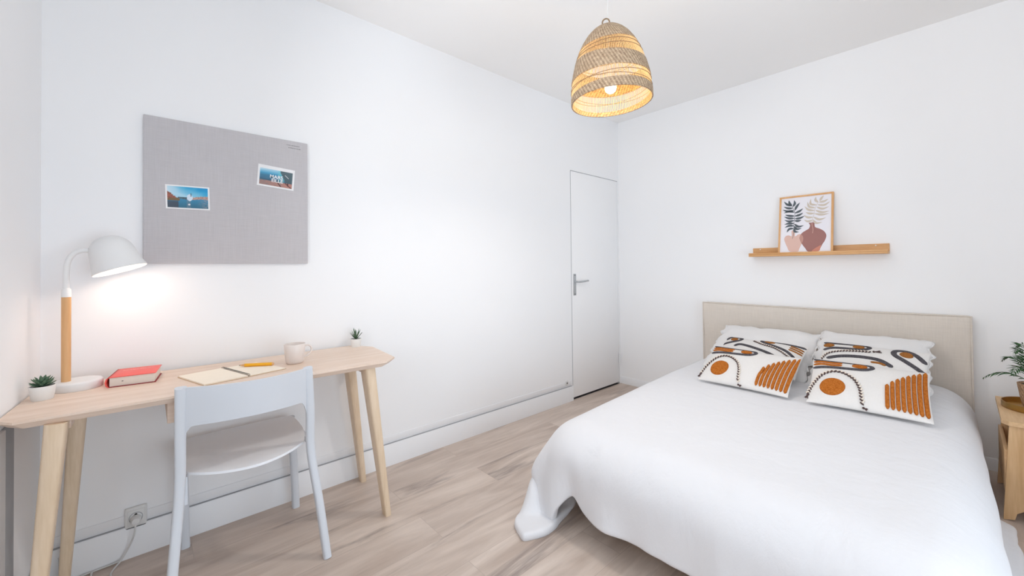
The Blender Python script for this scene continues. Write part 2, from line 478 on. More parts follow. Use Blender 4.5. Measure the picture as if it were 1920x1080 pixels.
win = struct('window_1', bm, M['trim'])
Ng = NT('window_glass'); Ng.n.remove(Ng.b)
o_ = [x for x in Ng.n if x.type == 'OUTPUT_MATERIAL'][0]
tr = Ng.add('ShaderNodeBsdfTransparent'); gl = Ng.add('ShaderNodeBsdfGlossy'); gl.inputs['Roughness'].default_value = .02
fr = Ng.add('ShaderNodeFresnel'); fr.inputs['IOR'].default_value = 1.2
mx = Ng.add('ShaderNodeMixShader'); Ng.lk(fr.outputs[0], mx.inputs[0]); Ng.lk(tr.outputs[0], mx.inputs[1]); Ng.lk(gl.outputs[0], mx.inputs[2]); Ng.lk(mx.outputs[0], o_.inputs[0])
bm = B(); box(bm, WX0+.06, WX1-.06, YN-.115, YN-.109, WZ0+.06, WZ1-.06)
for v in bm.verts: v.co.y -= .06*v.co.x
obj('pane', bm, Ng.m, win)
bm = B()
for a, b in ((RY0, RY0+.06), ((RY0+RY1)/2-.04, (RY0+RY1)/2+.04), (RY1-.06, RY1)): box(bm, XR+.06, XR+.12, a, b, RZ0, RZ1, .004)
for a, b in ((RZ0, RZ0+.06), (RZ1-.06, RZ1)): box(bm, XR+.063, XR+.117, RY0, RY1, a, b, .004)
fill_win = struct('added_fill_window', bm, M['trim'])  # made-up frame around the added fill opening, out of view
bm = B(); box(bm, XR+.085, XR+.091, RY0+.06, RY1-.06, RZ0+.06, RZ1-.06); obj('pane', bm, Ng.m, fill_win)
# plain panel low on the window wall, put in beside a painted shade strip
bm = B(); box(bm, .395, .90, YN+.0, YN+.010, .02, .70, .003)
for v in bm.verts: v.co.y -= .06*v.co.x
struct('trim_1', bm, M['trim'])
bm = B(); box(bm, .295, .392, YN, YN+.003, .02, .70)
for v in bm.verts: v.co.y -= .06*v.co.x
struct('shade_strip', bm, M['groove_and_shade'])  # flat grey strip, its colour stands in for a shaded gap

# baseboards
def baseboard(name, p0, p1, nrm, h=.118, t=.014):
    """p0,p1 2D ends at the wall face; nrm 2D inward normal"""
    d = Vector((p1[0]-p0[0], p1[1]-p0[1])); L = d.length; d.normalize()
    prof = [(0, 0), (t, 0), (t, h-.006), (t-.004, h), (0, h)]
    bm = B()
    A = [bm.verts.new(V(p0[0]+nrm[0]*a, p0[1]+nrm[1]*a, b)) for a, b in prof]
    C_ = [bm.verts.new(V(p1[0]+nrm[0]*a, p1[1]+nrm[1]*a, b)) for a, b in prof]
    n = len(prof)
    bm.faces.new(A); bm.faces.new(C_[::-1])
    for i in range(n): bm.faces.new([A[i], C_[i], C_[(i+1) % n], A[(i+1) % n]])
    return struct(name, bm, M['trim'])
baseboard('baseboard_left', (0, YN), (0, DY0-.006), (1, 0), .128)
baseboard('baseboard_back', (0.0, 0), (XR, 0), (0, -1), .07, .006)
baseboard('baseboard_right', (XR, RY1), (XR, 0), (-1, 0))
baseboard('baseboard_front', (0, YN), (.28, YN), (0, 1), .128)
# shadow joint and a slim ledge strip above the left baseboard
bm = B(); box(bm, 0, .0125, YN, DY0-.02, .128, .1305); struct('trim_3', bm, M['groove_and_shade'])
bm = B(); box(bm, 0, .004, YN, DY0-.02, .1305, .172, .0015); struct('trim_4', bm, M['trim'])

# door: flush leaf
bm = B(); box(bm, -.04, .0, DY0+.004, DY1-.004, .018, DZ-.004, .0015)
door = struct('door_1', bm, M['door'])
bm = B(); box(bm, -.10, -.004, DY0, DY1, 0, .0005); 
box(bm, -.0455, -.0425, DY0, DY1, .001, DZ)
obj('shadow_gap', bm, M['gap'], door)
bm = B()
for p in ((DY0-.0015, DY0+.0035, .10, DZ), ):
    box(bm, -.012, .0012, p[0], p[1], p[2], p[3])
box(bm, -.012, .0012, DY0, DY1, DZ-.004, DZ+.001)
obj('edge_joint', bm, M['groove_and_shade'], door)
bm = B(); box(bm, 0, .006, -.728, -.692, .91, 1.10, .003, 2)
hp = obj('handle_plate', bm, M['steel'], door, label='brushed steel plate with a screw at each end')
for z in (.922, 1.088):
    bm = B(); lathe(bm, [(0, .0), (.005, .0), (.004, .0015), (0, .002)], 12, Matrix.Translation((.006, -.71, z)) @ Matrix.Rotation(PI/2, 4, 'Y'))
    obj('screw', bm, M['dark'], hp)
bm = B()
tube(bm, spline([(.006, -.71, 1.03), (.035, -.71, 1.03), (.048, -.70, 1.03), (.052, -.67, 1.031), (.050, -.62, 1.034), (.048, -.575, 1.037)], 5), .0085, 10)
obj('door_handle', bm, M['steel'], door, label='steel lever handle pointing right')
bm = B(); tube(bm, [(.008, -.033, .20), (.008, -.033, .30)], .007, 10)
obj('hinge', bm, M['trim'], door)
# small round wall outlet beside the door
t = thing('wall_outlet', 'tiny round white outlet low on the wall left of the door', 'outlet', (0, -.835, .165))
bm = B(); lathe(bm, [(0, .0), (.022, .0), (.022, .005), (.016, .008), (0, .008)], 24, Matrix.Translation((0.0, -.835, .165)) @ Matrix.Rotation(PI/2, 4, 'Y'))
obj('face_plate', bm, M['plastic'], t)
bm = B(); lathe(bm, [(0, .0), (.006, .0), (.005, .004), (0, .004)], 12, Matrix.Translation((.0075, -.835, .165)) @ Matrix.Rotation(PI/2, 4, 'Y'))
obj('socket_hole', bm, M['dark'], t)

# ---------------------------------------------------------------- wall socket and plug
t = thing('power_socket', 'square white power socket on the wall under the desk', 'socket', (0, -3.541, .117))
bm = B(); box(bm, .0, .014, -3.574, -3.507, .115, .200, .004, 3); box(bm, .013, .017, -3.566, -3.515, .127, .189, .0015)
obj('face_plate', bm, M['plastic'], t)
bm = B(); Mr = Matrix.Translation((.0165, -3.541, .159)) @ Matrix.Rotation(PI/2, 4, 'Y')
lathe(bm, [(.0215, .0), (.0215, .002), (.0195, .002), (.0195, .0)], 28, Mr)
obj('socket_rim', bm, M['groove_and_shade'], t)
bm = B(); lathe(bm, [(0, .0), (.0045, .0), (.004, .003), (0, .003)], 12, Matrix.Translation((.0165, -3.541, .1715)) @ Matrix.Rotation(PI/2, 4, 'Y'))
obj('earth_pin', bm, M['dark'], t)
t = thing('charger_cable', 'thin white cable hanging from the socket and looping on the floor', 'cable', (.05, -3.56, 0))
bm = B(); lathe(bm, [(0, 0), (.017, 0), (.017, .012), (.012, .03), (0, .032)], 20, Matrix.Translation((.0168, -3.541, .154)) @ Matrix.Rotation(PI/2, 4, 'Y'))
obj('plug', bm, M['plastic'], t)
bm = B()
tube(bm, spline([(.045, -3.541, .148), (.05, -3.545, .11), (.034, -3.56, .06), (.03, -3.585, .012), (.05, -3.60, .004), (.09, -3.61, .004), (.14, -3.60, .004), (.2, -3.58, .004), (.24, -3.55, .004)], 6), .0032, 8)
tube(bm, spline([(.03, -3.585, .012), (.022, -3.62, .006), (.022, -3.68, .004), (.028, -3.725, .006), (.025, -3.745, .03), (.022, -3.75, .10)], 6), .0028, 8)
tube(bm, spline([(.024, -3.665, .0045), (.06, -3.665, .0045), (.12, -3.66, .004), (.2, -3.64, .004)], 6), .0035, 8)
obj('cord', bm, M['cord'], t)

# ---------------------------------------------------------------- desk
desk = thing('writing_desk', 'long pale ash desk with splayed legs against the left wall', 'desk', (.26, -3.2, 0))
TX0, TX1, TY0, TY1 = .022, .515, -3.797, -2.615
c = .055; ts = .74
top = [(TX0, TY0), (.452, -3.823), (.497, -3.787), (.522, -2.692), (.466, -2.630), (.140, -2.600), (TX0, -2.672)]
def inset(p, d):
    cx, cy = (TX0+TX1)/2, (TY0+TY1)/2
    return (p[0]+(d if p[0] < cx else -d), p[1]+(d if p[1] < cy else -d))
bm = B()
a = [bm.verts.new(V(x, y, ts)) for x, y in top]
b = [bm.verts.new(V(x, y, ts-.007)) for x, y in top]
low = [inset(p, .018) for p in top]; low = [(min(max(x, TX0+.002), TX1), y) for x, y in low]
d = [bm.verts.new(V(x, y, ts-.026)) for x, y in low]
bm.faces.new(a); bm.faces.new(d[::-1])
for i in range(7):
    j = (i+1) % 7
    bm.faces.new([a[i], b[i], b[j], a[j]]); bm.faces.new([b[i], d[i], d[j], b[j]])
obj('desk_top', bm, M['ash_y'], desk, sharp=20)
def dleg(tx, ty, fx, fy):
    bm = B()
    pts = seg_lerp(V(tx, ty, ts-.026), V(fx, fy, 0), 8)
    r = [(.0395+(.0235-.0395)*(i/7)) for i in range(8)]
    tube(bm, pts, r, 16, [q*.62 for q in r], up=V(0, 1, 0), power=4.5)
    obj('leg', bm, M['ash_z'], desk, sharp=50)
dleg(.455, -2.757, .445, -2.664)
dleg(.118, -2.722, .063, -2.628)
dleg(.462, -3.706, .482, -3.757)
dleg(.118, -3.690, .07, -3.733)
for ya, yb in ((-2.765, -2.735), (-3.71, -3.68)):
    bm = B(); box(bm, .13, .43, ya, yb, ts-.062, ts-.0262, .003); obj('rail', bm, M['ash_y'], desk)
bm = B(); box(bm, .09, .448, -3.455, -3.07, .635, .7138, .003)
dr = obj('drawer', bm, M['ash_y'], desk, label='shallow ash drawer under the desk top')

# ---------------------------------------------------------------- chair
ch = thing('dining_chair', 'pale blue grey lacquered wooden chair pushed up to the desk', 'chair', (.32, -3.2, 0))
def chleg(pts, r1, r2, name='leg'):
    bm = B(); P = spline(pts, 6)
    k = len(P)
    def intr(r):
        return [r[0]+(r[1]-r[0])*i/(k-1) for i in range(k)]
    tube(bm, P, intr(r1), 16, intr(r2), up=V(1, 0, 0), power=3.0)
    return obj(name, bm, M['chair'], ch, sharp=60)
# rear posts run from the floor to the top of the backrest; front legs stop under the seat
rearR = [(.552, -2.966, 0), (.515, -2.983, .2), (.491, -3.009, .42), (.508, -3.016, .59), (.541, -3.033, .772)]
rearL = [(.552, -3.458, 0), (.515, -3.440, .2), (.491, -3.424, .42), (.508, -3.423, .59), (.541, -3.423, .772)]
chleg(rearR, (.0150, .0165), (.018, .0135)); chleg(rearL, (.0150, .0165), (.018, .0135))
chleg([(.082, -2.966, 0), (.088, -2.975, .2), (.095, -2.99, .448)], (.0165, .0165), (.017, .018))
chleg([(.082, -3.388, 0), (.088, -3.392, .2), (.095, -3.40, .448)], (.0165, .0165), (.017, .018))
# moulded plywood seat with a bowed rear edge
bm = B()
out = spline([(.085, -3.385), (.072, -3.30), (.066, -3.19), (.072, -3.08), (.085, -3.005), (.12, -2.985), (.30, -2.99), (.44, -3.02), (.475, -3.045), (.53, -3.12), (.557, -3.215), (.53, -3.31), (.475, -3.385), (.44, -3.405), (.30, -3.415), (.12, -3.41)], 5, closed=True)
cx, cy = .3, -3.2
def seatz(x, y):
    r = min(1, math.hypot((x-.30)/.26, (y+3.2)/.21))
    return .457-.010*(1-r*r)+.004*max(0, (.2-x)/.15)*-1
K = [0, .35, .6, .8, .93, 1.0]
ringsT = []; ringsB = []
for f in K[1:]:
    ringsT.append([bm.verts.new(V(cx+(p.x-cx)*f, cy+(p.y-cy)*f, seatz(cx+(p.x-cx)*f, cy+(p.y-cy)*f)-(.002 if f == 1 else 0))) for p in out])
ct_ = bm.verts.new(V(cx, cy, seatz(cx, cy)))
n = len(out)
for i in range(n): bm.faces.new([ct_, ringsT[0][i], ringsT[0][(i+1) % n]])
for a_, b_ in zip(ringsT, ringsT[1:]): bridge(bm, a_, b_)
lo1 = [bm.verts.new(V(v.co.x, v.co.y, v.co.z-.009)) for v in ringsT[-1]]
bridge(bm, ringsT[-1], lo1)
lo2 = [bm.verts.new(V(cx+(v.co.x-cx)*.97, cy+(v.co.y-cy)*.97, v.co.z-.002)) for v in lo1]
bridge(bm, lo1, lo2); bm.faces.new(lo2[::-1])
obj('seat', bm, M['seat'], ch, sharp=60, label='grey seat with bowed rear edge')
# side rails with curved brackets
for s in (-1, 1):
    bm = B()
    yo = -2.995 if s > 0 else -3.41
    pr_ = [(.095, .444), (.47, .444), (.478, .40), (.485, .355), (.474, .355), (.466, .392), (.448, .414), (.42, .422), (.15, .422), (.124, .414), (.108, .39), (.104, .36), (.094, .36)]
    prism(bm, pr_, yo-.008, yo+.008, 'y')
    obj('side_rail', bm, M['chair'], ch, sharp=30)
bm = B(); box(bm, .085, .103, -3.40, -2.985, .405, .444, .003); obj('front_rail', bm, M['chair'], ch)
# bowed backrest panel, deeper at its right and left ends where it runs down the posts
bm = B()
NU = 36; NVv = 8
def bp(u, v, off):
    y = -3.418+u*(.388)
    bow = .052*(1-(2*u-1)**2)
    zt = .772-.003*math.sin(PI*u)
    zb = .636 - .055*max(0, (abs(2*u-1)-.86)/.14)**2 + .004*math.sin(PI*u)
    z = zb+(zt-zb)*v
    x = .517+.024*(z-.636)/.136+bow+off
    return V(x, y, z)
F = [[bm.verts.new(bp(i/NU, j/NVv, .006)) for j in range(NVv+1)] for i in range(NU+1)]
G = [[bm.verts.new(bp(i/NU, j/NVv, -.006)) for j in range(NVv+1)] for i in range(NU+1)]
for i in range(NU):
    for j in range(NVv):
        bm.faces.new([F[i][j], F[i+1][j], F[i+1][j+1], F[i][j+1]]); bm.faces.new([G[i][j], G[i][j+1], G[i+1][j+1], G[i+1][j]])
    bm.faces.new([F[i][0], G[i][0], G[i+1][0], F[i+1][0]]); bm.faces.new([F[i][NVv], F[i+1][NVv], G[i+1][NVv], G[i][NVv]])
for j in range(NVv):
    bm.faces.new([F[0][j], F[0][j+1], G[0][j+1], G[0][j]]); bm.faces.new([F[NU][j], G[NU][j], G[NU][j+1], F[NU][j+1]])
obj('backrest', bm, M['chair'], ch, sharp=50)

# ---------------------------------------------------------------- pin board and postcards
t = thing('pin_board', 'large square grey felt pin board on the wall above the desk', 'board', (0, -3.203, 1.193))
bm = B(); box(bm, .001, .018, -3.519, -2.889, 1.193, 1.816, .0025, 2)
obj('felt_panel', bm, M['board'], t, sharp=30)
bm = B()   # two faint printed lines too small to read
random.seed(3)
for row, (z, y0, y1) in enumerate(((1.792, -2.986, -2.925), (1.779, -2.978, -2.922))):
    y = y0
    while y < y1:
        w = random.uniform(.002, .006); box(bm, .0181, .0185, y, min(y+w, y1), z-.0022-.03*(y-y0)*0, z+.0022); y += w+random.uniform(.001, .003)
obj('small_print', bm, M['mark'], t, label='faint grey two-line print')

def color_panel(name, fn, cols, rows, P0, du, dv, parent):
    """flat printed picture: grid with colour per corner"""
    me = bpy.data.meshes.new(name)
    verts = []; cl = []
    for j in range(rows+1):
        for i in range(cols+1):
            verts.append(P0+du*(i/cols)+dv*(j/rows)); cl.append(fn(i/cols, j/rows))
    faces = [(j*(cols+1)+i, j*(cols+1)+i+1, (j+1)*(cols+1)+i+1, (j+1)*(cols+1)+i) for j in range(rows) for i in range(cols)]
    me.from_pydata(verts, [], faces)
    at = me.color_attributes.new('print', 'FLOAT_COLOR', 'POINT')
    for k, q in enumerate(cl): at.data[k].color = (*hexc(*q), 1)
    N = NT(name+'_ink'); a = N.add('ShaderNodeAttribute', attribute_name='print')
    N.lk(a.outputs['Color'], N.b.inputs['Base Color']); N.b.inputs['Roughness'].default_value = .45
    return link(name, me, N.m, parent, smooth=False)

def lerp3(a, b, t): t = max(0, min(1, t)); return tuple(x+(y-x)*t for x, y in zip(a, b))
def nz(x, y, s=1): return noise.noise(V(x*s, y*s, 3.3))
def harbour(u, v):      # v 0 bottom 1 top
    hz = .42+.03*math.sin(u*9)
    if v > hz:
        c_ = lerp3((170, 215, 235), (18, 150, 205), (v-.55)*1.7+(u-.4)*.9+.15*nz(u, v, 6))
        c_ = lerp3(c_, (218, 232, 242), .8*max(0, 1-u*2.2)*min(1, max(0, (v-.5)*3)))
        rock = .98-abs(u*2.4)-.1
        if u < .3 and v < .76-u*1.25+.05*nz(u, v, 20): c_ = lerp3((176, 98, 78), (120, 78, 66), .5+nz(u, v, 30))
        elif u > .6 and v < .52+.22*(u-.6)+.05*nz(u*3, 1, 12): c_ = lerp3((216, 178, 160), (150, 120, 118), .5+1.2*nz(u*2, v, 28))
        elif .25 < u < .62 and v < .52: c_ = lerp3((90, 116, 128), (60, 84, 96), .5+nz(u, v, 25))
    else:
        c_ = lerp3((36, 100, 126), (52, 136, 176), v/.42)
        if u < .26: c_ = lerp3(c_, (66, 66, 78), .8 if v < .3 else .4)
        if v > .33 and u < .3: c_ = (120, 96, 62)
        if u > .7: c_ = lerp3(c_, (190, 150, 155), .55*min(1, (u-.7)*4)*(.6+nz(u, v, 25)))
        if .46 < u < .56: c_ = lerp3(c_, (120, 130, 145), .5)
    if (u-.54)**2/.0052+(v-.50)**2/.026 < 1: c_ = (212, 226, 240)
    if abs(u-.57) < .011 and .55 < v < .72: c_ = (60, 100, 120)
    if (u-.52)**2+(v-.17)**2*.4 < .0007: c_ = (225, 228, 230)
    return c_
def beach(u, v):
    if v < .30: c_ = lerp3((138, 122, 120), (180, 128, 116), .3+u*.8+.7*nz(u, v, 14))
    else:
        c_ = lerp3((52, 86, 110), (70, 160, 200), (v-.3)*2.2+.3*nz(u*.5, v, 6))
        if v > .72: c_ = lerp3(c_, (196, 222, 236), (v-.72)*4*(1-.5*u))
        if .55 < u < .75: c_ = lerp3(c_, (110, 200, 205), .5)
    if u > .62 and v > .30 and v > .95-(u-.6)*3.2: c_ = lerp3((62, 88, 98), (84, 104, 112), v)
    for a0, b0, a1, b1 in ((.53, .28, .66, .0), (.78, .28, .97, .02), (.86, .28, .87, .12)):
        tt = max(0, min(1, ((u-a0)*(a1-a0)+(v-b0)*(b1-b0))/((a1-a0)**2+(b1-b0)**2)))
        if math.hypot(u-a0-tt*(a1-a0), (v-b0-tt*(b1-b0))) < .02: c_ = (88, 50, 48)
    return c_

def postcard(name, label, y0, y1, zl, zr, h, fn, b):
    """card on the board: left edge at y0 (height zl bottom), right edge y1"""
    t = thing(name, label, 'postcard', (.019, (y0+y1)/2, min(zl, zr)), 'postcards pinned to the board')
    Lf = V(.0186, y0, zl); du = V(0, y1-y0, zr-zl); dv = V(0, -(zr-zl)/(y1-y0)*h*1.0, h)
    bm = B()
    q = [Lf, Lf+du, Lf+du+dv, Lf+dv]
    vs = [bm.verts.new(p) for p in q]+[bm.verts.new(p+V(.0012, 0, 0)) for p in q]
    bm.faces.new(vs[:4][::-1]); bm.faces.new(vs[4:])
    for i in range(4): bm.faces.new([vs[i], vs[(i+1) % 4], vs[4+(i+1) % 4], vs[4+i]])
    obj('card', bm, M['card'], t, sharp=20)
    dun = du.normalized(); dvn = dv.normalized()
    L = du.length; Hh = dv.length
    P0 = Lf+V(.0015, 0, 0)+dun*b[0]+dvn*b[1]
    pic = color_panel('printed_picture', fn, 90, 50, P0, dun*(L-b[0]-b[2]), dvn*(Hh-b[1]-b[3]), t)
    return t, P0, dun*(L-b[0]-b[2]), dvn*(Hh-b[1]-b[3])
postcard('postcard', 'postcard of a harbour under a bright blue sky, at the left of the board', -3.4485, -3.297, 1.4285, 1.4325, .1035, harbour, (.006, .006, .006, .006))
t, P0, du, dv = postcard('postcard', 'postcard of a blue sea with white lettering, at the upper right of the board', -3.116, -2.956, 1.5725, 1.5615, .104, beach, (.009, .008, .009, .016))
def text_mesh(name, s, size, P, ux, uy, mat, parent, shear=0):
    cu = bpy.data.curves.new(name, 'FONT'); cu.body = s; cu.size = size; cu.align_x = 'CENTER'; cu.align_y = 'CENTER'; cu.shear = shear; cu.offset = size*.02
    to = bpy.data.objects.new(name+'_tmp', cu); COL.objects.link(to)
    dg = bpy.context.evaluated_depsgraph_get()
    me = bpy.data.meshes.new_from_object(to.evaluated_get(dg))
    bpy.data.objects.remove(to)
    ux = ux.normalized(); uy = uy.normalized(); w = ux.cross(uy)
    for v in me.vertices:
        v.co = P+ux*v.co.x+uy*v.co.y+w*(v.co.z+.0003)
    me.materials.clear()
    return link(name, me, mat, parent, smooth=False)
text_mesh('lettering', 'MARS', .023, P0+du*.50+dv*.56, du, dv, M['card'], t)
text_mesh('lettering', 'EILLE', .023, P0+du*.53+dv*.33, du, dv, M['card'], t)
bm = B(); tube(bm, [P0+du*.76+dv*.78, P0+du*.88+dv*.60], .0012, 6); obj('white_mark', bm, M['card'], t)

# ---------------------------------------------------------------- desk lamp
lamp = thing('desk_lamp', 'white desk lamp with wooden pole and tilted domed shade, switched on', 'lamp', (.12, -3.68, .74))
bm = B(); lathe(bm, [(0, 0), (.066, 0), (.068, .003), (.068, .024), (.064, .029), (.05, .030), (0, .030)], 48, Matrix.Translation((.130, -3.695, .74)))
obj('base', bm, M['white'], lamp, sharp=50)
LX = .135; PY = -3.722
bm = B(); tube(bm, [(LX, PY, .768), (LX, PY, 1.072)], [.0125, .0125], 20); obj('pole', bm, M['bamboo_z'], lamp, sharp=40, label='honey-coloured wooden pole')
bm = B()
tube(bm, [(LX, PY, 1.0715), (LX, PY, 1.098), (LX, PY, 1.104)], [.013, .0125, .009], 20)
tube(bm, spline([(LX, PY, 1.10), (LX, PY, 1.15), (LX, PY+.003, 1.195), (LX, PY+.016, 1.225), (LX, PY+.036, 1.238), (LX, PY+.055, 1.240)], 6), .0085, 14)
obj('arm', bm, M['white'], lamp, sharp=50)
# shade: dome whose axis points down, forward along the desk
axis = V(.10, .30, -.93).normalized()
ctr = V(LX+.005, -3.583, 1.168)
q = axis.to_track_quat('-Z', 'Y')
prof = [(0, .133), (.018, .131), (.036, .123), (.052, .107), (.0615, .088), (.066, .070), (.0675, .058), (.0735, .025), (.080, 0)]
Ms = Matrix.Translation(ctr) @ q.to_matrix().to_4x4()
P2 = spline([(r, z) for r, z in prof], 4)
outer = [(max(0, p.x), p.y) for p in P2]; outer[0] = (0, outer[0][1])
bm = B(); lathe(bm, outer+[(.0785, 0)], 56, Ms)
sh = obj('lamp_shade', bm, M['white'], lamp, sharp=60)
bm = B(); lathe(bm, [(.0785, 0)]+[(r-.0018 if r > .003 else 0, z-.002) for r, z in outer[::-1]], 56, Ms)
obj('shade_lining', bm, M['shade_in'], sh)
bm = B(); lathe(bm, [(0, .028), (.024, .030), (.031, .043), (.026, .058), (.015, .07), (.012, .10), (0, .11)], 24, Ms)
obj('bulb', bm, M['lampdisc'], sh)
bm = B(); tube(bm, [(LX, PY+.050, 1.240), (LX, PY+.072, 1.239)], .0048, 10); obj('pivot', bm, M['steel'], lamp, label='small steel pivot')

def pointlight(name, loc, col, W, r=.02, parent=None):
    ld = bpy.data.lights.new(name, 'POINT'); ld.color = col; ld.energy = W; ld.shadow_soft_size = r
    lo = bpy.data.objects.new(name, ld); COL.objects.link(lo); lo.location = loc
    if parent is not None:
        lo.parent = parent; lo.location = Vector(loc)-ORG[parent]
    return lo
pointlight('lamp_glow', Ms @ V(0, 0, .012), (1, .78, .66), .45, .022, lamp)

# ---------------------------------------------------------------- pots with succulents
def potted(name, label, x, y, r, h, ncase, group=None):
    t = thing(name, label, 'plant', (x, y, .74))
    Mt = Matrix.Translation((x, y, .74))
    bm = B(); lathe(bm, [(0, 0), (r*.80, 0), (r*.84, .003), (r, h-.001), (r*.99, h), (r*.90, h), (r*.88, h-.006), (0, h-.006)], 36, Mt)
    obj('pot', bm, M['pot'], t, sharp=40)
    bm = B(); lathe(bm, [(0, h-.0045), (r*.55, h-.004), (r*.885, h-.0055)], 24, Mt); obj('soil', bm, M['soil'], t)
    return t
def fat_leaf(bm, base, dirn, L, w, th, curl=.2):
    dirn = dirn.normalized(); side = dirn.cross(V(0, 0, 1)); side.normalize(); nrm = side.cross(dirn)
    prev = None; n = 7
    for i in range(n+1):
        t = i/n
        ww = w*(math.sin(PI*min(1, (t*.8+.16)))**.9)*(1-.15*t) if t < 1 else 0
        p = base+dirn*L*t+V(0, 0, 1)*curl*L*t*t
        if i == n: tip = bm.verts.new(p); 
        else:
            rr = [bm.verts.new(p+side*ww*a+nrm*th*bb*(1-t*.5)) for a, bb in ((1, .1), (.55, .8), (0, 1), (-.55, .8), (-1, .1), (-.5, -.6), (0, -.85), (.5, -.6))]
            if prev: bridge(bm, prev, rr)
            else: bm.faces.new(rr[::-1])
            prev = rr
    for i in range(8): bm.faces.new([prev[i], prev[(i+1) % 8], tip])
random.seed(11)
x, y = .238, -3.764
t = potted('potted_succulent', 'white pot with a grey-green rosette succulent beside the desk lamp', x, y, .031, .046, 0)
bm = B()
for k, (nl, el, L) in enumerate(((11, 14, .030), (10, 34, .030), (7, 56, .027), (4, 76, .022))):
    for i in range(nl):
        a = 2*PI*(i+.5*(k % 2))/nl+random.uniform(-.12, .12); e = math.radians(el+random.uniform(-6, 6))
        fat_leaf(bm, V(x+.003*math.cos(a), y+.003*math.sin(a), .784+.003*k), V(math.cos(a)*math.cos(e), math.sin(a)*math.cos(e), math.sin(e)), L, .0062, .0032)
obj('rosette', bm, M['succ'], t, sharp=70)
x, y = .075, -2.665
t = potted('potted_succulent', 'white pot with a small spiky agave at the right end of the desk', x, y, .029, .044, 0)
bm = B()
for i in range(17):
    a = 2*PI*i/17*5+random.uniform(-.2, .2); e = math.radians(35+50*(i/17)+random.uniform(-6, 6))
    fat_leaf(bm, V(x+.002*math.cos(a), y+.002*math.sin(a), .781), V(math.cos(a)*math.cos(e), math.sin(a)*math.cos(e), math.sin(e)), random.uniform(.044, .062), .0038, .0018, .05)
obj('agave', bm, M['succ_tip'], t, sharp=70)

# ---------------------------------------------------------------- red book
def book():
    p0, p1, p2 = V(.205, -3.618, 0), V(.222, -3.488, 0), V(.065, -3.470, 0)
    ex = (p1-p0).normalized(); ey = V(-ex.y, ex.x, 0)      # ex along the desk, ey towards the wall
    Wd = .131; Dp = .155
    O = V(.212, -3.612, .74)
    t = thing('hardback_book', 'thick red hardback book lying flat behind the chair', 'book', O)
    def P(a, b, c_): return O+ex*a+ey*b+V(0, 0, c_)
    def bx_(bm, a0, a1, b0, b1, c0, c1, bev):
        Mb = Matrix((( ex.x, ey.x, 0, O.x), (ex.y, ey.y, 0, O.y), (0, 0, 1, O.z), (0, 0, 0, 1)))
        box(bm, a0, a1, b0, b1, c0, c1, bev, 2, Mb)
    bm = B(); bx_(bm, .003, Wd-.004, .003, Dp-.003, .0026, .0344, .001); obj('pages', bm, M['pages'], t, label='cream page block')
    bm = B(); bx_(bm, 0, Wd, 0, Dp, .0345, .037, .0008); cv = obj('front_cover', bm, M['red'], t, label='coral red cover')
    bm = B(); bx_(bm, 0, Wd, 0, Dp, 0, .0025, .0008); obj('back_cover', bm, M['redd'], t)
    # rounded spine at the left
    bm = B()
    pts = [(-.0, .0), (-.006, .006), (-.009, .0185), (-.006, .031), (0, .037), (.003, .037), (-.002, .030), (-.005, .0185), (-.002, .007), (.003, 0)]
    A = [bm.verts.new(P(a, 0, c_)) for a, c_ in pts]; Bv = [bm.verts.new(P(a, Dp, c_)) for a, c_ in pts]
    bm.faces.new(A); bm.faces.new(Bv[::-1])
    for i in range(len(pts)): j = (i+1) % len(pts); bm.faces.new([A[i], Bv[i], Bv[j], A[j]])
    obj('spine', bm, M['red'], t)
    bm = B(); random.seed(5)     # title line, too blurred to read
    a = .022
    while a < .098:
        w = random.uniform(.003, .009); bx_(bm, a, a+w, .112, .118, .0371, .0373, 0); a += w+.0018
    obj('title_line', bm, M['markw'], cv, label='pale title line')
    bm = B(); bx_(bm, .036, .0405, .0025, .0032, .018, .0205, 0); obj('page_mark', bm, M['dark'], t, label='small dark mark on the page edges')
book()

# ---------------------------------------------------------------- notebook, pencil, mug
nb = thing('spiral_notebook', 'open spiral notebook with blank cream pages on the desk', 'notebook', (.27, -3.24, .74))
def quadslab(bm, P4, z0, z1):
    prism(bm, [(p[0], p[1]) for p in P4], z0, z1)
A_ = [(.262, -3.398), (.402, -3.357), (.400, -3.208), (.170, -3.270)]
L0, L1, S0, S1 = V(.262, -3.402, 0), V(.425, -3.352, 0), V(.395, -3.206, 0), V(.166, -3.270, 0)
R0, R1 = V(.365, -3.070, 0), V(.150, -3.140, 0)
def shrink(P4, f):
    c_ = sum((Vector(p) for p in P4), V(0, 0, 0))/4
    return [c_+(Vector(p)-c_)*f for p in P4]
Lq = [V(.175, -3.405, 0)+V(.035, 0, 0), V(.430, -3.352, 0), V(.397, -3.210, 0), V(.168, -3.273, 0)]
Lq[0] = V(.205, -3.418, 0)
Rq = [V(.394, -3.203, 0), V(.358, -3.068, 0), V(.140, -3.140, 0), V(.165, -3.266, 0)]
bm = B(); quadslab(bm, Lq, .7402, .7412); quadslab(bm, Rq, .7402, .7412); obj('cover', bm, M['kraft'], nb, label='kraft brown cover edge')
bm = B(); quadslab(bm, shrink(Lq, .985), .7413, .7462); obj('left_pages', bm, M['paper'], nb)
bm = B(); quadslab(bm, shrink(Rq, .985), .7413, .7442); obj('right_pages', bm, M['paper'], nb)
bm = B()
for i in range(26):
    c_ = V(.385, -3.2085, 0).lerp(V(.172, -3.2675, 0), i/25); c_.z = .7455
    d_ = V(.95, .26, 0).normalized(); s_ = V(-d_.y, d_.x, 0)
    tube(bm, [c_+s_*.0062*math.cos(a)+V(0, 0, .0045*math.sin(a)) for a in [2*PI*k/10 for k in range(10)]], .0007, 5, closed=True)
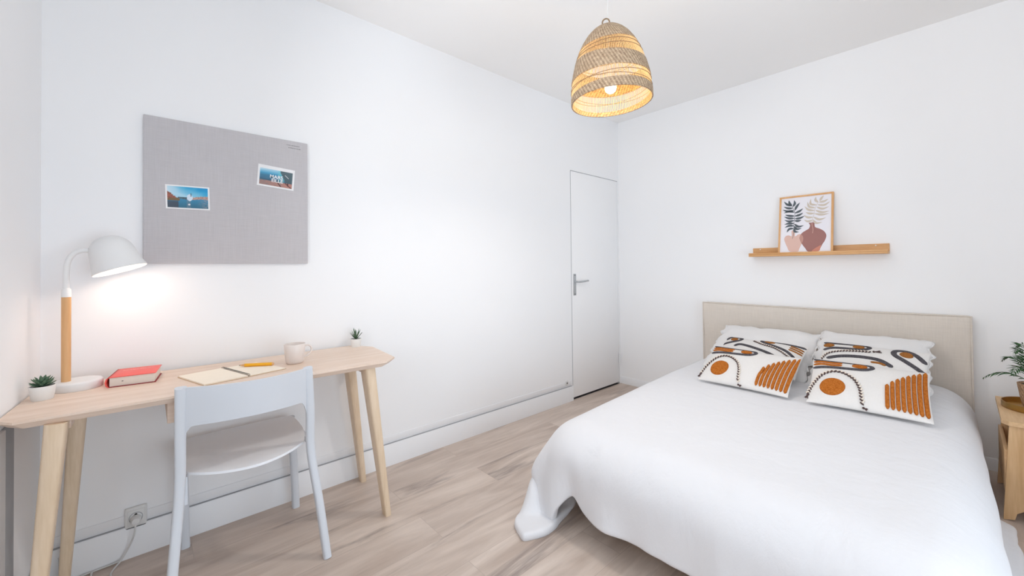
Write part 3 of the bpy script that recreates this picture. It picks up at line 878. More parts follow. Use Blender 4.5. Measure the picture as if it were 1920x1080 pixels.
obj('spiral_binding', bm, M['wire'], nb, label='dark wire spiral')
def pencil():
    a = V(.196, -3.214, .7518); b_ = V(.268, -3.098, .7518)
    d_ = (b_-a).normalized()
    t = thing('pencil', 'yellow pencil lying across the right page of the notebook', 'pencil', a)
    bm = B(); tube(bm, [a+d_*.024, b_-d_*.004], .0074, 6); obj('barrel', bm, M['pencil'], t, sharp=20)
    bm = B(); tube(bm, [a+d_*.006, a+d_*.024], [.0024, .0070], 12); obj('sharpened_end', bm, M['tip'], t)
    bm = B(); tube(bm, [a, a+d_*.006], [.0007, .0024], 8); obj('graphite_tip', bm, M['lead'], t)
    bm = B(); tube(bm, [b_-d_*.004, b_+d_*.002], [.0070, .0045], 12); obj('end_cap', bm, M['tip'], t)
pencil()
mx_, my_ = .262, -3.012
mug = thing('coffee_mug', 'pinkish beige mug with handle standing on the desk', 'mug', (mx_, my_, .74))
bm = B()
lathe(bm, [(0, .0), (.030, 0), (.034, .003), (.0372, .012), (.0415, .05), (.0435, .086), (.0425, .0875), (.0405, .086), (.0388, .05), (.034, .012), (.02, .007), (0, .006)], 48, Matrix.Translation((mx_, my_, .74)))
obj('cup', bm, M['mug'], mug, sharp=60)
bm = B()
hd = V(.10, 1, 0).normalized(); hb = V(mx_, my_, .74)
tube(bm, spline([hb+hd*r+V(0, 0, z) for r, z in ((.041, .074), (.055, .0755), (.067, .066), (.069, .052), (.062, .038), (.050, .028), (.0375, .024))], 5), .0042, 10, .006, up=V(1, 0, 0))
obj('handle', bm, M['mug'], mug)

# ---------------------------------------------------------------- pendant lamp
PX, PYc, PZ = 1.262, -1.985, 1.885
pend = thing('pendant_lamp', 'woven seagrass dome pendant lamp with lit bulb hanging from the ceiling', 'lamp', (PX, PYc, PZ))
PR = [(.000, .1725), (.03, .1725), (.06, .1705), (.10, .166), (.14, .157), (.18, .146), (.22, .131), (.255, .113), (.285, .093), (.31, .070), (.328, .045), (.337, .018)]
def prad(z):
    z = max(0, min(PR[-1][0], z))
    for (z0, r0), (z1, r1) in zip(PR, PR[1:]):
        if z <= z1: return r0+(r1-r0)*(z-z0)/(z1-z0)
    return PR[-1][1]
tilt = Matrix.Rotation(math.radians(2.5), 4, V(.74, -.67, 0))
MP = Matrix.Translation((PX, PYc, PZ)) @ tilt
MPr = tilt
def shade_pt(a, z, off=0.): 
    r = prad(z)+off
    return V(r*math.cos(a), r*math.sin(a), z)
def band(name, zlo, zhi, mat, off=.0025, n=120, rows=10):
    bm = B()
    O_ = []; I_ = []
    for i in range(n):
        a = 2*PI*i/n; lo, hi = zlo(a), zhi(a)
        O_.append([bm.verts.new(MP @ shade_pt(a, lo+(hi-lo)*j/rows, off)) for j in range(rows+1)])
        I_.append([bm.verts.new(MP @ shade_pt(a, lo+(hi-lo)*j/rows, -off)) for j in range(rows+1)])
    for i in range(n):
        k = (i+1) % n
        for j in range(rows):
            bm.faces.new([O_[i][j], O_[k][j], O_[k][j+1], O_[i][j+1]]); bm.faces.new([I_[i][j], I_[i][j+1], I_[k][j+1], I_[k][j]])
        bm.faces.new([O_[i][0], I_[i][0], I_[k][0], O_[k][0]]); bm.faces.new([O_[i][rows], O_[k][rows], I_[k][rows], I_[i][rows]])
    return obj(name, bm, mat, pend, sharp=60)
# direction from lamp to the camera
ac = math.atan2(-3.502-PYc, 2.28-PX)
ar = ac+PI/2                       # screen right is this way round
band('rim_band', lambda a: 0., lambda a: .029+.003*math.cos(a-ar)+.009*math.cos(a-ac), M['seagrass'], .003)
band('wide_band', lambda a: .091-.003*math.cos(a-ar), lambda a: .168-.016*math.cos(a-ar)-.004*math.cos(a-ac), M['seagrass'], .003)
band('crown_band', lambda a: .228+.006*math.cos(a-ar), lambda a: .336, M['seagrass'], .003)
bm = B()
for i in range(132):
    a = 2*PI*i/132
    tube(bm, [MP @ shade_pt(a, z) for z in (.0, .06, .12, .18, .235, .285)], .0014, 4, cap=False)
obj('stick_cage', bm, M['sticks'], pend, label='open cage of thin pale sticks')
bm = B()
for z0, amp, ph in ((.062, .010, .5), (.056, .012, 3.3), (.205, .010, 1.0), (.192, .0, 0)):
    tube(bm, [MP @ shade_pt(2*PI*i/60, z0+amp*math.cos(2*PI*i/60-ar+ph), .002) for i in range(60)], .0013, 5, closed=True)
obj('cross_cane', bm, M['rope'], pend)
bm = B()
tpt = MP @ V(0, 0, .336)
lathe(bm, [(0, .341), (.016, .340), (.03, .334), (.045, .326)], 20, MP)
rr_ = V(math.cos(ar), math.sin(ar), 0)
def loop(c_, r, ln, w, k=20, d=1):
    return [c_+rr_*ln+rr_*r*math.cos(2*PI*i/k)+V(0, 0, r*w*math.sin(2*PI*i/k)) for i in range(k)]
tube(bm, loop(tpt+V(0, 0, .020), .0155, -.005, 1.1), .0032, 6, closed=True)
tube(bm, spline([tpt+rr_*.002, tpt+rr_*.018+V(0, 0, .010), tpt+rr_*.032+V(0, 0, .006), tpt+rr_*.040+V(0, 0, -.006)], 5), .0028, 6)
tube(bm, spline([tpt+rr_*-.004, tpt+rr_*-.016+V(0, 0, .001), tpt+rr_*-.026+V(0, 0, -.004)], 4), .0028, 6)
obj('knotted_loop', bm, M['rope'], pend)
bm = B(); tube(bm, [(PX, PYc, H), tuple(tpt)], .0018, 8); obj('cord', bm, M['cord'], pend)
bm = B(); lathe(bm, [(0, 0), (.05, 0), (.05, -.012), (.03, -.025), (0, -.027)], 28, Matrix.Translation((PX, PYc, H))); obj('ceiling_rose', bm, M['white'], pend)
bm = B(); tube(bm, [tpt+V(0, 0, -.004), MP @ V(0, 0, .135)], .002, 8)
lathe(bm, [(0, .15), (.014, .148), (.017, .115), (.017, .095), (0, .095)], 20, MP); obj('lamp_holder', bm, M['white'], pend)
bm = B(); lathe(bm, [(0, .040), (.012, .042), (.021, .049), (.0255, .062), (.023, .075), (.016, .088), (.013, .098), (0, .10)], 28, MP)
obj('bulb', bm, M['bulb'], pend)
pointlight('pendant_glow', MP @ V(0, 0, .062), (1, .60, .12), 9.5, .03, pend)
ld = bpy.data.lights.new('pendant_downlight', 'SPOT'); ld.energy = 21.5; ld.color = (1, .99, .985); ld.spot_size = math.radians(178); ld.spot_blend = .8; ld.shadow_soft_size = .07
lo = bpy.data.objects.new('pendant_downlight', ld); COL.objects.link(lo); lo.parent = pend; lo.location = (0, 0, -.004)

# ---------------------------------------------------------------- picture ledge and framed print
sx0, sx1 = 1.205, 1.982
t = thing('picture_ledge', 'long bamboo picture ledge on the wall above the bed', 'shelf', ((sx0+sx1)/2, 0, 1.222))
bm = B(); box(bm, sx0, sx1, -.112, -.0005, 1.224, 1.238, .0015); obj('base_board', bm, M['bamboo_x'], t)
bm = B(); box(bm, sx0, sx1, -.0125, -.0005, 1.238, 1.290, .0015); bb = obj('back_board', bm, M['bamboo_x'], t)
bm = B(); box(bm, sx0, sx1, -.112, -.100, 1.238, 1.250, .0015); obj('front_lip', bm, M['bamboo_x'], t)
for x in (sx0+.05, sx1-.065):
    bm = B(); lathe(bm, [(0, 0), (.004, 0), (.003, .001), (0, .0012)], 10, Matrix.Translation((x, -.0125, 1.279)) @ Matrix.Rotation(PI/2, 4, 'X'))
    obj('screw', bm, M['plastic'], bb)

def framed_print():
    bl = V(1.392, -.094, 1.2395); FW, FH = .318, .425
    ang = math.radians(9.6)
    ux = V(1, 0, 0); uy = V(0, math.sin(ang), math.cos(ang)); uz = ux.cross(uy)   # uz faces the room (-y)
    t = thing('framed_print', 'oak framed print of two vases with leaf sprigs leaning on the ledge', 'picture', bl+ux*FW/2)
    def P(a, b, c_=0): return bl+ux*a+uy*b+uz*c_
    Mf = Matrix(((ux.x, uy.x, uz.x, bl.x), (ux.y, uy.y, uz.y, bl.y), (ux.z, uy.z, uz.z, bl.z), (0, 0, 0, 1)))
    f = .0115
    bm = B()
    box(bm, 0, f, 0, FH, -.018, .0, .001, 1, Mf); box(bm, FW-f, FW, 0, FH, -.018, .0, .001, 1, Mf)
    box(bm, f, FW-f, 0, f, -.018, .0, .001, 1, Mf); box(bm, f, FW-f, FH-f, FH, -.018, .0, .001, 1, Mf)
    obj('frame', bm, M['oak_frame'], t)
    bm = B(); box(bm, f, FW-f, f, FH-f, -.015, -.006, 0, 1, Mf)
    pap = mat_plain('print_paper', hexc(236, 234, 240), .7, .004)
    sheet = obj('print_sheet', bm, pap, t)
    # artwork coordinates measured on the sheet, unwarped into its own plane
    TL, TR, BR, BL = (135, 195), (912, 105), (885, 995), (85, 1020)
    def un(x, y):
        s, v = .5, .5
        for _ in range(30):
            px = (1-s)*(1-v)*TL[0]+s*(1-v)*TR[0]+s*v*BR[0]+(1-s)*v*BL[0]
            py = (1-s)*(1-v)*TL[1]+s*(1-v)*TR[1]+s*v*BR[1]+(1-s)*v*BL[1]
            s += (x-px)/800; v += (y-py)/860
        return f+s*(FW-2*f), f+(1-v)*(FH-2*f)
    def poly(name, pts, col, lift, k=5, smooth_=True):
        q = [un(*p) for p in pts]
        if smooth_: q = [(p.x, p.y) for p in spline(q, k, closed=True)]
        bm = B(); vs = [bm.verts.new(P(a, b, -.006+lift)) for a, b in q]
        fc = bm.faces.new(vs); bmesh.ops.triangulate(bm, faces=[fc])
        return obj(name, bm, mat_plain(name+'_ink', hexc(*col), .7, .01), sheet)
    poly('pink_vase', [(286, 690), (338, 690), (340, 770), (385, 745), (430, 738), (465, 765), (472, 820), (445, 880), (405, 960), (378, 1003), (250, 1003), (205, 930), (175, 865), (163, 810), (190, 768), (240, 757), (286, 766)], (222, 186, 174), .0003)
    poly('brown_vase', [(562, 565), (600, 558), (655, 550), (650, 590), (662, 630), (725, 652), (792, 692), (823, 755), (802, 830), (760, 895), (712, 985), (685, 998), (545, 1003), (500, 955), (450, 890), (420, 830), (415, 780), (450, 722), (510, 682), (562, 650), (580, 600)], (160, 113, 107), .0005)
    poly('overlap', [(432, 742), (462, 765), (472, 815), (448, 868), (424, 830), (416, 785)], (192, 146, 134), .0007)
    poly('orange_patch', [(600, 1000), (640, 960), (690, 930), (742, 905), (728, 955), (708, 992)], (206, 138, 118), .0007)
    def sprig(name, stem, leaves, col, lw, sw):
        bm = B()
        st = [un(*p) for p in stem]; st = [P(p.x, p.y, -.0048) for p in spline(st, 6)]
        def strip(pts, w):
            L_ = None
            for i, p in enumerate(pts):
                d_ = (pts[min(i+1, len(pts)-1)]-pts[max(i-1, 0)]).normalized(); s_ = d_.cross(uz)
                a_, b_ = bm.verts.new(p+s_*w[i]), bm.verts.new(p-s_*w[i])
                if L_: bm.faces.new([L_[0], a_, b_, L_[1]])
                L_ = (a_, b_)
        strip(st, [sw]*len(st))
        for x0, y0, x1, y1, bend in leaves:
            a_, b_ = V(*un(x0, y0), 0), V(*un(x1, y1), 0)
            m_ = (a_+b_)/2; d_ = b_-a_; n_ = V(-d_.y, d_.x, 0)
            pts = [P(p.x, p.y, -.0047) for p in spline([tuple(a_), tuple(m_+n_*bend), tuple(b_)], 6)]
            k = len(pts)
            strip(pts, [max(.0003, lw*(math.sin(PI*(i/(k-1))**.8)**.9)) for i in range(k)])
        obj(name, bm, mat_plain(name+'_ink', hexc(*col), .8, .01), sheet)
    sprig('dark_sprig', [(295, 808), (318, 740), (325, 640), (330, 560), (343, 470), (345, 400), (325, 350), (300, 300)],
          [(302, 302, 175, 235, .1), (302, 302, 255, 214, .1), (318, 315, 340, 210, -.15), (345, 372, 430, 246, .05), (318, 335, 168, 315, .1), (335, 368, 148, 362, .14), (343, 400, 165, 415, -.14), (343, 458, 185, 440, .05),
           (340, 492, 170, 470, .1), (335, 525, 173, 522, .14), (330, 575, 168, 592, -.08), (328, 612, 175, 640, -.14), (325, 650, 208, 712, -.25),
           (347, 412, 478, 338, -.08), (345, 460, 478, 406, -.08), (342, 500, 500, 455, -.1), (338, 530, 450, 520, -.1), (334, 580, 486, 602, -.25), (330, 615, 450, 645, -.3), (328, 648, 405, 706, -.3)], (88, 96, 102), .0078, .0011)
    sprig('beige_sprig', [(612, 600), (610, 560), (622, 500), (645, 430), (655, 370), (680, 300), (712, 240)],
          [(620, 520, 490, 518, .2), (630, 475, 488, 445, .15), (648, 415, 515, 398, .1), (658, 372, 503, 308, .15), (670, 330, 548, 235, .25), (690, 285, 600, 190, .35), (712, 245, 680, 155, .2),
           (625, 512, 765, 552, -.28), (635, 470, 825, 480, -.22), (650, 418, 870, 416, -.1), (665, 365, 875, 378, -.15), (685, 315, 870, 308, -.2), (700, 280, 886, 228, -.2), (722, 240, 862, 188, -.12), (735, 225, 796, 134, .05)], (208, 196, 182), .0074, .0011)
    bm = B(); q_ = [un(*p) for p in ((610, 560), (615, 610), (625, 660), (618, 722))]; tube(bm, [P(p.x, p.y, -.0047) for p in spline(q_, 5)], .0012, 6)
    obj('sprig_stem', bm, mat_plain('stem_ink', hexc(228, 190, 178), .8, .01), sheet)
framed_print()

# ---------------------------------------------------------------- bed
bed = thing('double_bed', 'double bed with beige linen headboard against the back wall', 'bed', (1.59, -1.05, 0))
bm = B()
vs = box(bm, .850, 2.318, -.094, -.004, .03, .860, .012, 3)
bmesh.ops.subdivide_edges(bm, edges=[e for e in bm.edges if e.calc_length() > .3], cuts=14, use_grid_fill=True)
for v in bm.verts:
    if v.co.y < -.05:
        v.co.y -= .010*noise.noise(V(v.co.x*2.3, 0, v.co.z*3.1))+.004*noise.noise(V(v.co.x*7, 2, v.co.z*6))
    if v.co.z > .82: v.co.z -= .006*max(0, math.sin(PI*(v.co.x-.85)/1.468))**.6 - .002*noise.noise(V(v.co.x*8, 0, 0))
hb = obj('headboard', bm, M['linen'], bed, sharp=50, label='beige linen headboard cover')
bm = B()
for x in (.851, 2.317): tube(bm, [(x, -.094, .04), (x, -.096, .45), (x, -.094, .862)], .004, 8)
tube(bm, [(.851, -.094, .860), (1.2, -.098, .856), (1.6, -.098, .855), (2.0, -.098, .856), (2.317, -.094, .860)], .0032, 8)
obj('piped_seam', bm, M['linen'], hb)
bm = B()
box(bm, .97, 2.27, -2.04, -.098, .14, .185, .004); obj('bed_frame', bm, M['pine_y'], bed)
for x in (1.02, 2.22):
    for y in (-1.70, -.25):
        bm = B(); box(bm, x-.03, x+.03, y-.03, y+.03, 0, .14, .004); obj('leg', bm, M['pine'], bed)
bm = B(); box(bm, .905, 2.275, -2.10, -.10, .19, .400, .06, 4)
for v in bm.verts:
    v.co.x += .04*max(0, -v.co.y-.2)/1.9+.022*max(0, min(1, (-v.co.y-.5)/1.5))*max(0, min(1, (1.6-v.co.x)/.7)); v.co.z *= 1-.05*max(0, min(1, (-v.co.y-.9)/1.1))
tag(obj('mattress', bm, M['mattress'], None), 'mattress of the double bed, hidden under the white duvet', 'mattress')

def askew(y): return .04*max(0, -y-.2)/1.9
# duvet: relaxed as cloth over the mattress
def drape():
    h = .03
    X0, X1 = .90, 2.275; Y0, Y1 = -2.10, -.12
    ovL, ovR, ovF = .35, .40, .245
    nx = int(round((X1-X0+ovL+ovR)/h))+1; ny = int(round((Y1-Y0+ovF)/h))+1
    xs = np.linspace(X0-ovL, X1+ovR, nx); ys = np.linspace(Y0-ovF, Y1, ny)
    hx = xs[1]-xs[0]; hy = ys[1]-ys[0]
    gx, gy = np.meshgrid(xs, ys, indexing='ij')
    rng = np.random.RandomState(4)
    # large swelling of the top so that it is not perfectly level
    P = np.stack([gx, gy, np.full_like(gx, .475)], -1)
    # start the overhangs already bent down
    for ax, lo, hi in ((0, X0, X1), (1, Y0, 9)):
        g = P[..., ax]
        dl = np.clip(lo-g, 0, None); dh = np.clip(g-hi, 0, None)
        P[..., ax] = np.where(dl > 0, lo-dl*.12, np.where(dh > 0, hi+dh*.3, g))
        P[..., 2] -= (dl+dh)*.9
    P[..., 2] += .004*rng.randn(nx, ny)
    P[..., 0] += .002*rng.randn(nx, ny); P[..., 1] += .002*rng.randn(nx, ny)
    P[..., 2] = np.maximum(P[..., 2], .03)
    P = P.reshape(-1, 3); Vv = np.zeros_like(P)
    idx = np.arange(nx*ny).reshape(nx, ny)
    batches = []
    def add(a, b, L, k):
        batches.append((a.ravel(), b.ravel(), L, k))
    for o in (0, 1):
        add(idx[o:-1:2, :], idx[o+1::2, :], hx, 1.); add(idx[:, o:-1:2], idx[:, o+1::2], hy, 1.)
    D = math.hypot(hx, hy)
    for o in (0, 1):
        add(idx[o:-1:2, :-1], idx[o+1::2, 1:], D, .45); add(idx[o:-1:2, 1:], idx[o+1::2, :-1], D, .45)
    for st, kb in ((2, .25), (4, .10)):
        for o in range(st*2):
            r = np.arange(nx-st); r = r[(r//st) % 2 == (o//st)]; r = r[(r % st) == (o % st)]
            if len(r): add(idx[r, :], idx[r+st, :], hx*st, kb)
            r = np.arange(ny-st); r = r[(r//st) % 2 == (o//st)]; r = r[(r % st) == (o % st)]
            if len(r): add(idx[:, r], idx[:, r+st], hy*st, kb)
    rc = .12
    c_ = np.array([(X0+X1)/2, (Y0+.5)/2, (.14+.405)/2]); hb_ = np.array([(X1-X0)/2, (.5-Y0)/2, (.405-.14)/2])
    off = .03
    def collide(P, Q):
        q = np.abs(P-c_)-(hb_-rc); s = np.sign(P-c_)
        qp = np.maximum(q, 0); ln = np.linalg.norm(qp, axis=1)
        d = ln+np.minimum(q.max(1), 0)-rc
        pen = d < off
        n = qp/np.maximum(ln, 1e-9)[:, None]*s
        ins = ln < 1e-9
        if ins.any():
            k = q[ins].argmax(1); nn = np.zeros((ins.sum(), 3)); nn[np.arange(len(k)), k] = s[ins][np.arange(len(k)), k]; n[ins] = nn
        P[pen] += n[pen]*(off-d[pen])[:, None]
        # friction
        dP = P[pen]-Q[pen]; P[pen] -= .5*dP
        pen2 = np.where(pen)[0]
        q = np.abs(P[pen2]-c_)-(hb_-rc); s = np.sign(P[pen2]-c_); qp = np.maximum(q, 0); ln = np.linalg.norm(qp, axis=1)
        d = ln+np.minimum(q.max(1), 0)-rc; ok = (d < off) & (ln > 1e-9)
        P[pen2[ok]] += (qp[ok]/ln[ok][:, None]*s[ok])*(off-d[ok])[:, None]
        f = P[:, 2] < .014
        P[f, 2] = .014; P[f, :2] = Q[f, :2]+.6*(P[f, :2]-Q[f, :2])
        P[:, 1] = np.minimum(P[:, 1], -.105)
    dt = 1/140
    for it in range(520):
        Vv[:, 2] -= 9.8*dt
        Vv *= .985
        Q = P.copy()
        P = P+Vv*dt
        for rep in range(2):
            for a, b, L, k in batches:
                dlt = P[b]-P[a]; ln = np.linalg.norm(dlt, axis=1)
                w = (ln-L)/np.maximum(ln, 1e-9)*.5
                if L > D*1.1: w = np.where(ln < L, w*k, 0)     # bending resists folding only
                else: w = w*k
                cc = dlt*w[:, None]
                P[a] += cc; P[b] -= cc
            collide(P, Q)
        Vv = (P-Q)/dt
        sp = np.linalg.norm(Vv, axis=1); mxs = 1.2
        Vv[sp > mxs] *= (mxs/sp[sp > mxs])[:, None]
    P = P.reshape(nx, ny, 3)
    # soft folds in the hanging parts, and the bed stands very slightly askew
    for i in range(nx):
        for j in range(ny):
            p = P[i, j]
            hang = max(0, min(1, (.40-p[2])/.25))
            n1 = noise.noise(V(p[0]*7, p[1]*7, 1.5))+.5*noise.noise(V(p[0]*17, p[1]*17, p[2]*3))
            if p[1] < Y0+.02: p[1] -= .018*hang*n1+.007*hang*max(0, noise.noise(V(p[0]*26, 3, p[2]*4))-.15)*2
            elif p[0] < X0: p[0] -= .014*hang*n1
            elif p[0] > X1: p[0] += .014*hang*n1
            else: p[2] += .004*noise.noise(V(p[0]*3, p[1]*3, 4))
            if p[1] < Y0+.08 and hang > 0: # the foot hem is lifted just beside the trailing corner
                g = math.exp(-((p[0]-1.065)/.06)**2); p[2] += .085*g*hang; p[1] += .02*g*hang
                low = hang*max(0, min(1, (1.0-p[0])/.06))*max(0, min(1, (.2-p[2])/.18))
                p[0] += .07*low*max(0, min(1, (Y0+.04-p[1])/.1)); p[2] -= .05*low; p[2] = max(p[2], .02)
            p[2] *= 1-.05*max(0, min(1, (-p[1]-.9)/1.1))
            if p[1] > -.75: p[0] = min(p[0], 2.335)
            p[0] += askew(p[1])+.022*max(0, min(1, (-p[1]-.5)/1.5))*max(0, min(1, (1.6-p[0])/.7))
    return P, nx, ny
P, nx, ny = drape()
# gentle smoothing, then thickness
for _ in range(2):
    Q = P.copy()
    Q[1:-1, 1:-1] = .5*P[1:-1, 1:-1]+.125*(P[2:, 1:-1]+P[:-2, 1:-1]+P[1:-1, 2:]+P[1:-1, :-2])
    P = Q
me = bpy.data.meshes.new('duvet')
me.from_pydata([tuple(p) for p in P.reshape(-1, 3)], [], [(i*ny+j, (i+1)*ny+j, (i+1)*ny+j+1, i*ny+j+1) for i in range(nx-1) for j in range(ny-1)])
dv_ = link('duvet', me, M['duvet'], None, origin=(1.585, -1.1, 0))
tag(dv_, 'white cotton duvet spread over the bed and hanging to the floor', 'duvet')
sol = dv_.modifiers.new('thickness', 'SOLIDIFY'); sol.thickness = .04; sol.offset = .3; sol.use_even_offset = False
sub = dv_.modifiers.new('soft', 'SUBSURF'); sub.levels = 1; sub.render_levels = 2

# ---------------------------------------------------------------- pillows and cushions
def frameM(bl, br, tl):
    """matrix of a cushion plane: x along bottom edge, y up the face, z towards viewer side"""
    bl, br, tl = Vector(bl), Vector(br), Vector(tl)
    ux = (br-bl).normalized(); uy0 = (tl-bl); uy = (uy0-ux*uy0.dot(ux)).normalized(); uz = ux.cross(uy)
    W_ = (br-bl).length; H_ = uy0.length
    return Matrix(((ux.x, uy.x, uz.x, bl.x), (ux.y, uy.y, uz.y, bl.y), (ux.z, uy.z, uz.z, bl.z), (0, 0, 0, 1))), W_, H_

class Cush:
    def __init__(s, bl, br, tl, T, p=2.6, q=.55, pinch=.03, wav=0., seed=0):
        s.M, s.W, s.H = frameM(bl, br, tl); s.T = T; s.p = p; s.q = q; s.pinch = pinch; s.wav = wav; s.seed = seed
    def loc(s, a, b, side=1, lift=0.):
        """a,b in 0..1"""
        u, v = 2*a-1, 2*b-1
        uu, vv = min(1, abs(u)), min(1, abs(v))
        t = s.T/2*((1-uu**s.p)*(1-vv**s.p))**s.q
        x = s.W/2*(1+u*(1-s.pinch*(1-vv*vv))); y = s.H/2*(1+v*(1-s.pinch*1.6*(1-uu*uu)))
        if s.wav:
            e = max(uu, vv)**6
            x += s.wav*e*noise.noise(V(a*9, b*9, s.seed)); y += s.wav*e*noise.noise(V(a*9, b*9, s.seed+7))
            t += s.wav*.9*noise.noise(V(a*3.2, b*3.0, s.seed+3))*(1-uu**4)*(1-vv**4)
        return s.M @ V(x, y, side*t + lift)
    def nrm(s, a, b):
        e = .01
        d1 = s.loc(min(1, a+e), b)-s.loc(max(0, a-e), b); d2 = s.loc(a, min(1, b+e))-s.loc(a, max(0, b-e))
        return d1.cross(d2).normalized()
    def surf(s, a, b, lift):
        a = max(.0, min(1., a)); b = max(.0, min(1., b))
        return s.loc(a, b)+s.nrm(min(.985, max(.015, a)), min(.985, max(.015, b)))*lift
    def mesh(s, name, mat, parent, n=30, **k):
        bm = B()
        def mp(i): # denser near the edges
            t = i/n; return .5-.5*math.cos(PI*t)
        F = [[bm.verts.new(s.loc(mp(i), mp(j))) for j in range(n+1)] for i in range(n+1)]
        G = [[F[i][j] if i in (0, n) or j in (0, n) else bm.verts.new(s.loc(mp(i), mp(j), -1)) for j in range(n+1)] for i in range(n+1)]
        for i in range(n):
            for j in range(n):
                bm.faces.new([F[i][j], F[i+1][j], F[i+1][j+1], F[i][j+1]])
                q = [G[i][j], G[i][j+1], G[i+1][j+1], G[i+1][j]]
                if len(set(q)) == 4 and not all(x in (F[i][j], F[i+1][j], F[i+1][j+1], F[i][j+1]) for x in q): bm.faces.new(q)
        return obj(name, bm, mat, parent, sharp=None, **k)
    # tufted shapes lying on the face
    def stroke(s, bm, pts, w, h=.0045, k=7):
        P = spline(pts, k); L_ = None; m = len(P)
        acc = 0
        for i, p in enumerate(P):
            d = (P[min(i+1, m-1)]-P[max(i-1, 0)]); d = V(d.x*s.W, d.y*s.H, 0)
            if d.length < 1e-9: continue
            d.normalize(); sd = V(-d.y/s.W, d.x/s.H, 0)
            end = min(i, m-1-i)*((P[1]-P[0]).length*s.W)
            ww = w/2*min(1, math.sqrt(max(.12, min(1, end/(w*.5+1e-6)))))
            ww *= 1+.05*noise.noise(V(p.x*40, p.y*40, 1))
            row = [bm.verts.new(s.surf(p.x+sd.x*ww*c, p.y+sd.y*ww*c, hh)) for c, hh in ((1, .0002), (.8, h*.75), (.35, h), (-.35, h), (-.8, h*.75), (-1, .0002))]
            if L_:
                for a_, b_, c_, d_ in zip(L_, L_[1:], row[1:], row): bm.faces.new([a_, b_, c_, d_])
            else: bm.faces.new(row)
            L_ = row
        bm.faces.new(L_[::-1])
    def disc(s, bm, a, b, ra, rb, h=.005, rot=0, n=30):
        c_ = bm.verts.new(s.surf(a, b, h)); prev = None
        for f, hh in ((.35, h), (.7, h), (.92, h*.85), (1, .0002)):
            row = []
            for i in range(n):
                t = 2*PI*i/n; x_ = ra*f*math.cos(t); y_ = rb*f*math.sin(t)
                row.append(bm.verts.new(s.surf(a+(x_*math.cos(rot)-y_*math.sin(rot))/s.W, b+(x_*math.sin(rot)+y_*math.cos(rot))/s.H, hh)))
            if prev: bridge(bm, prev, row)
            else:
                for i in range(n): bm.faces.new([c_, row[i], row[(i+1) % n]])
            prev = row
    def braid(s, pts, r, parent, lift=.004):
        P = spline(pts, 14)
        # resample by length
        Q = [s.surf(p.x, p.y, lift) for p in P]
        out = [Q[0]]; step = r*1.25; acc = 0
        for a_, b_ in zip(Q, Q[1:]):
            L = (b_-a_).length
            while acc+L >= step and L > 1e-9:
                f = (step-acc)/L; a_ = a_.lerp(b_, f); out.append(a_.copy()); L = (b_-a_).length; acc = 0
            acc += L
        uz = V(s.M[0][2], s.M[1][2], s.M[2][2])
        bms = [B(), B()]
        for i in range(len(out)-1):
            d = (out[i+1]-out[i]).normalized(); sd = d.cross(uz).normalized()
            sg = 1 if i % 2 else -1
            dirn = (d*1.0+sd*sg*.9).normalized(); c_ = out[i]+sd*sg*(-r*.35)
            bm = bms[(i//1) % 2 if (i % 4) < 2 else (i+1) % 2] if False else bms[i % 2]
            tube(bm, [c_-dirn*r*1.35, c_-dirn*r*.7, c_+dirn*r*.7, c_+dirn*r*1.35], [r*.25, r*.62, r*.62, r*.25], 6)
        bo = obj('braided_trim', bms[0], M['braidd'], parent, label='dark and cream braided cord')
        obj('cream_strand', bms[1], M['braidl'], bo)
    def tassel(s, a, b, da, db, parent, L=.03):
        bm = B(); o_ = s.surf(a, b, .005); e_ = s.surf(a+da, b+db, .005)
        d = (e_-o_).normalized() if (e_-o_).length > 1e-6 else V(1, 0, 0)
        uz = V(s.M[0][2], s.M[1][2], s.M[2][2]); sd = d.cross(uz)
        random.seed(int(a*100+b*10))
        for i in range(9):
            f = (i-4)/4
            tube(bm, [o_, o_+d*L*.5+sd*f*.004, o_+d*L*random.uniform(.8, 1.1)+sd*f*.010], [.0016, .0014, .0008], 5)
        bmesh.ops.create_uvsphere(bm, u_segments=8, v_segments=6, radius=.0055, matrix=Matrix.Translation(o_))
        obj('tassel', bm, M['braidd'], parent, label='short dark tassel')

def pillow(label, bl, br, tl, T, seed):
    t = thing('bed_pillow', label, 'pillow', (Vector(bl)+Vector(br))/2, 'white pillows at the headboard')
    c_ = Cush(bl, br, tl, T, 2.4, .5, .02, .03, seed)
    c_.mesh('pillowcase', M['pillow'], t, 36)
    # frilled seam
    bm = B(); pts = []
    def per(k, off):
        k = k % 4
        i = int(k); f = k-i
        return [(f, 0), (1, f), (1-f, 1), (0, 1-f)][i]
    n = 160; a_ = []; b_ = []
    for i in range(n):
        a, b = per(4*i/n, 0)
        p = c_.loc(a, b); ctr_ = c_.loc(.5, .5, 0)
        d = (p-ctr_).normalized(); uz = V(c_.M[0][2], c_.M[1][2], c_.M[2][2])
        w = .009+.003*math.sin(i*1.3)+.003*noise.noise(V(i*.3, seed, 0)); wz = .003*math.sin(i*1.1+seed)
        a_.append((bm.verts.new(p-d*.006+uz*.0015), bm.verts.new(p-d*.006-uz*.0015)))
        q = p+d*w+uz*wz
        b_.append((bm.verts.new(q+uz*.0012), bm.verts.new(q-uz*.0012)))
    for i in range(n):
        j = (i+1) % n
        bm.faces.new([a_[i][0], a_[j][0], b_[j][0], b_[i][0]]); bm.faces.new([a_[i][1], b_[i][1], b_[j][1], a_[j][1]]); bm.faces.new([b_[i][0], b_[j][0], b_[j][1], b_[i][1]]); bm.faces.new([a_[i][0], a_[i][1], a_[j][1], a_[j][0]])
    obj('frilled_edge', bm, M['pillow'], t, sharp=None)
    return c_
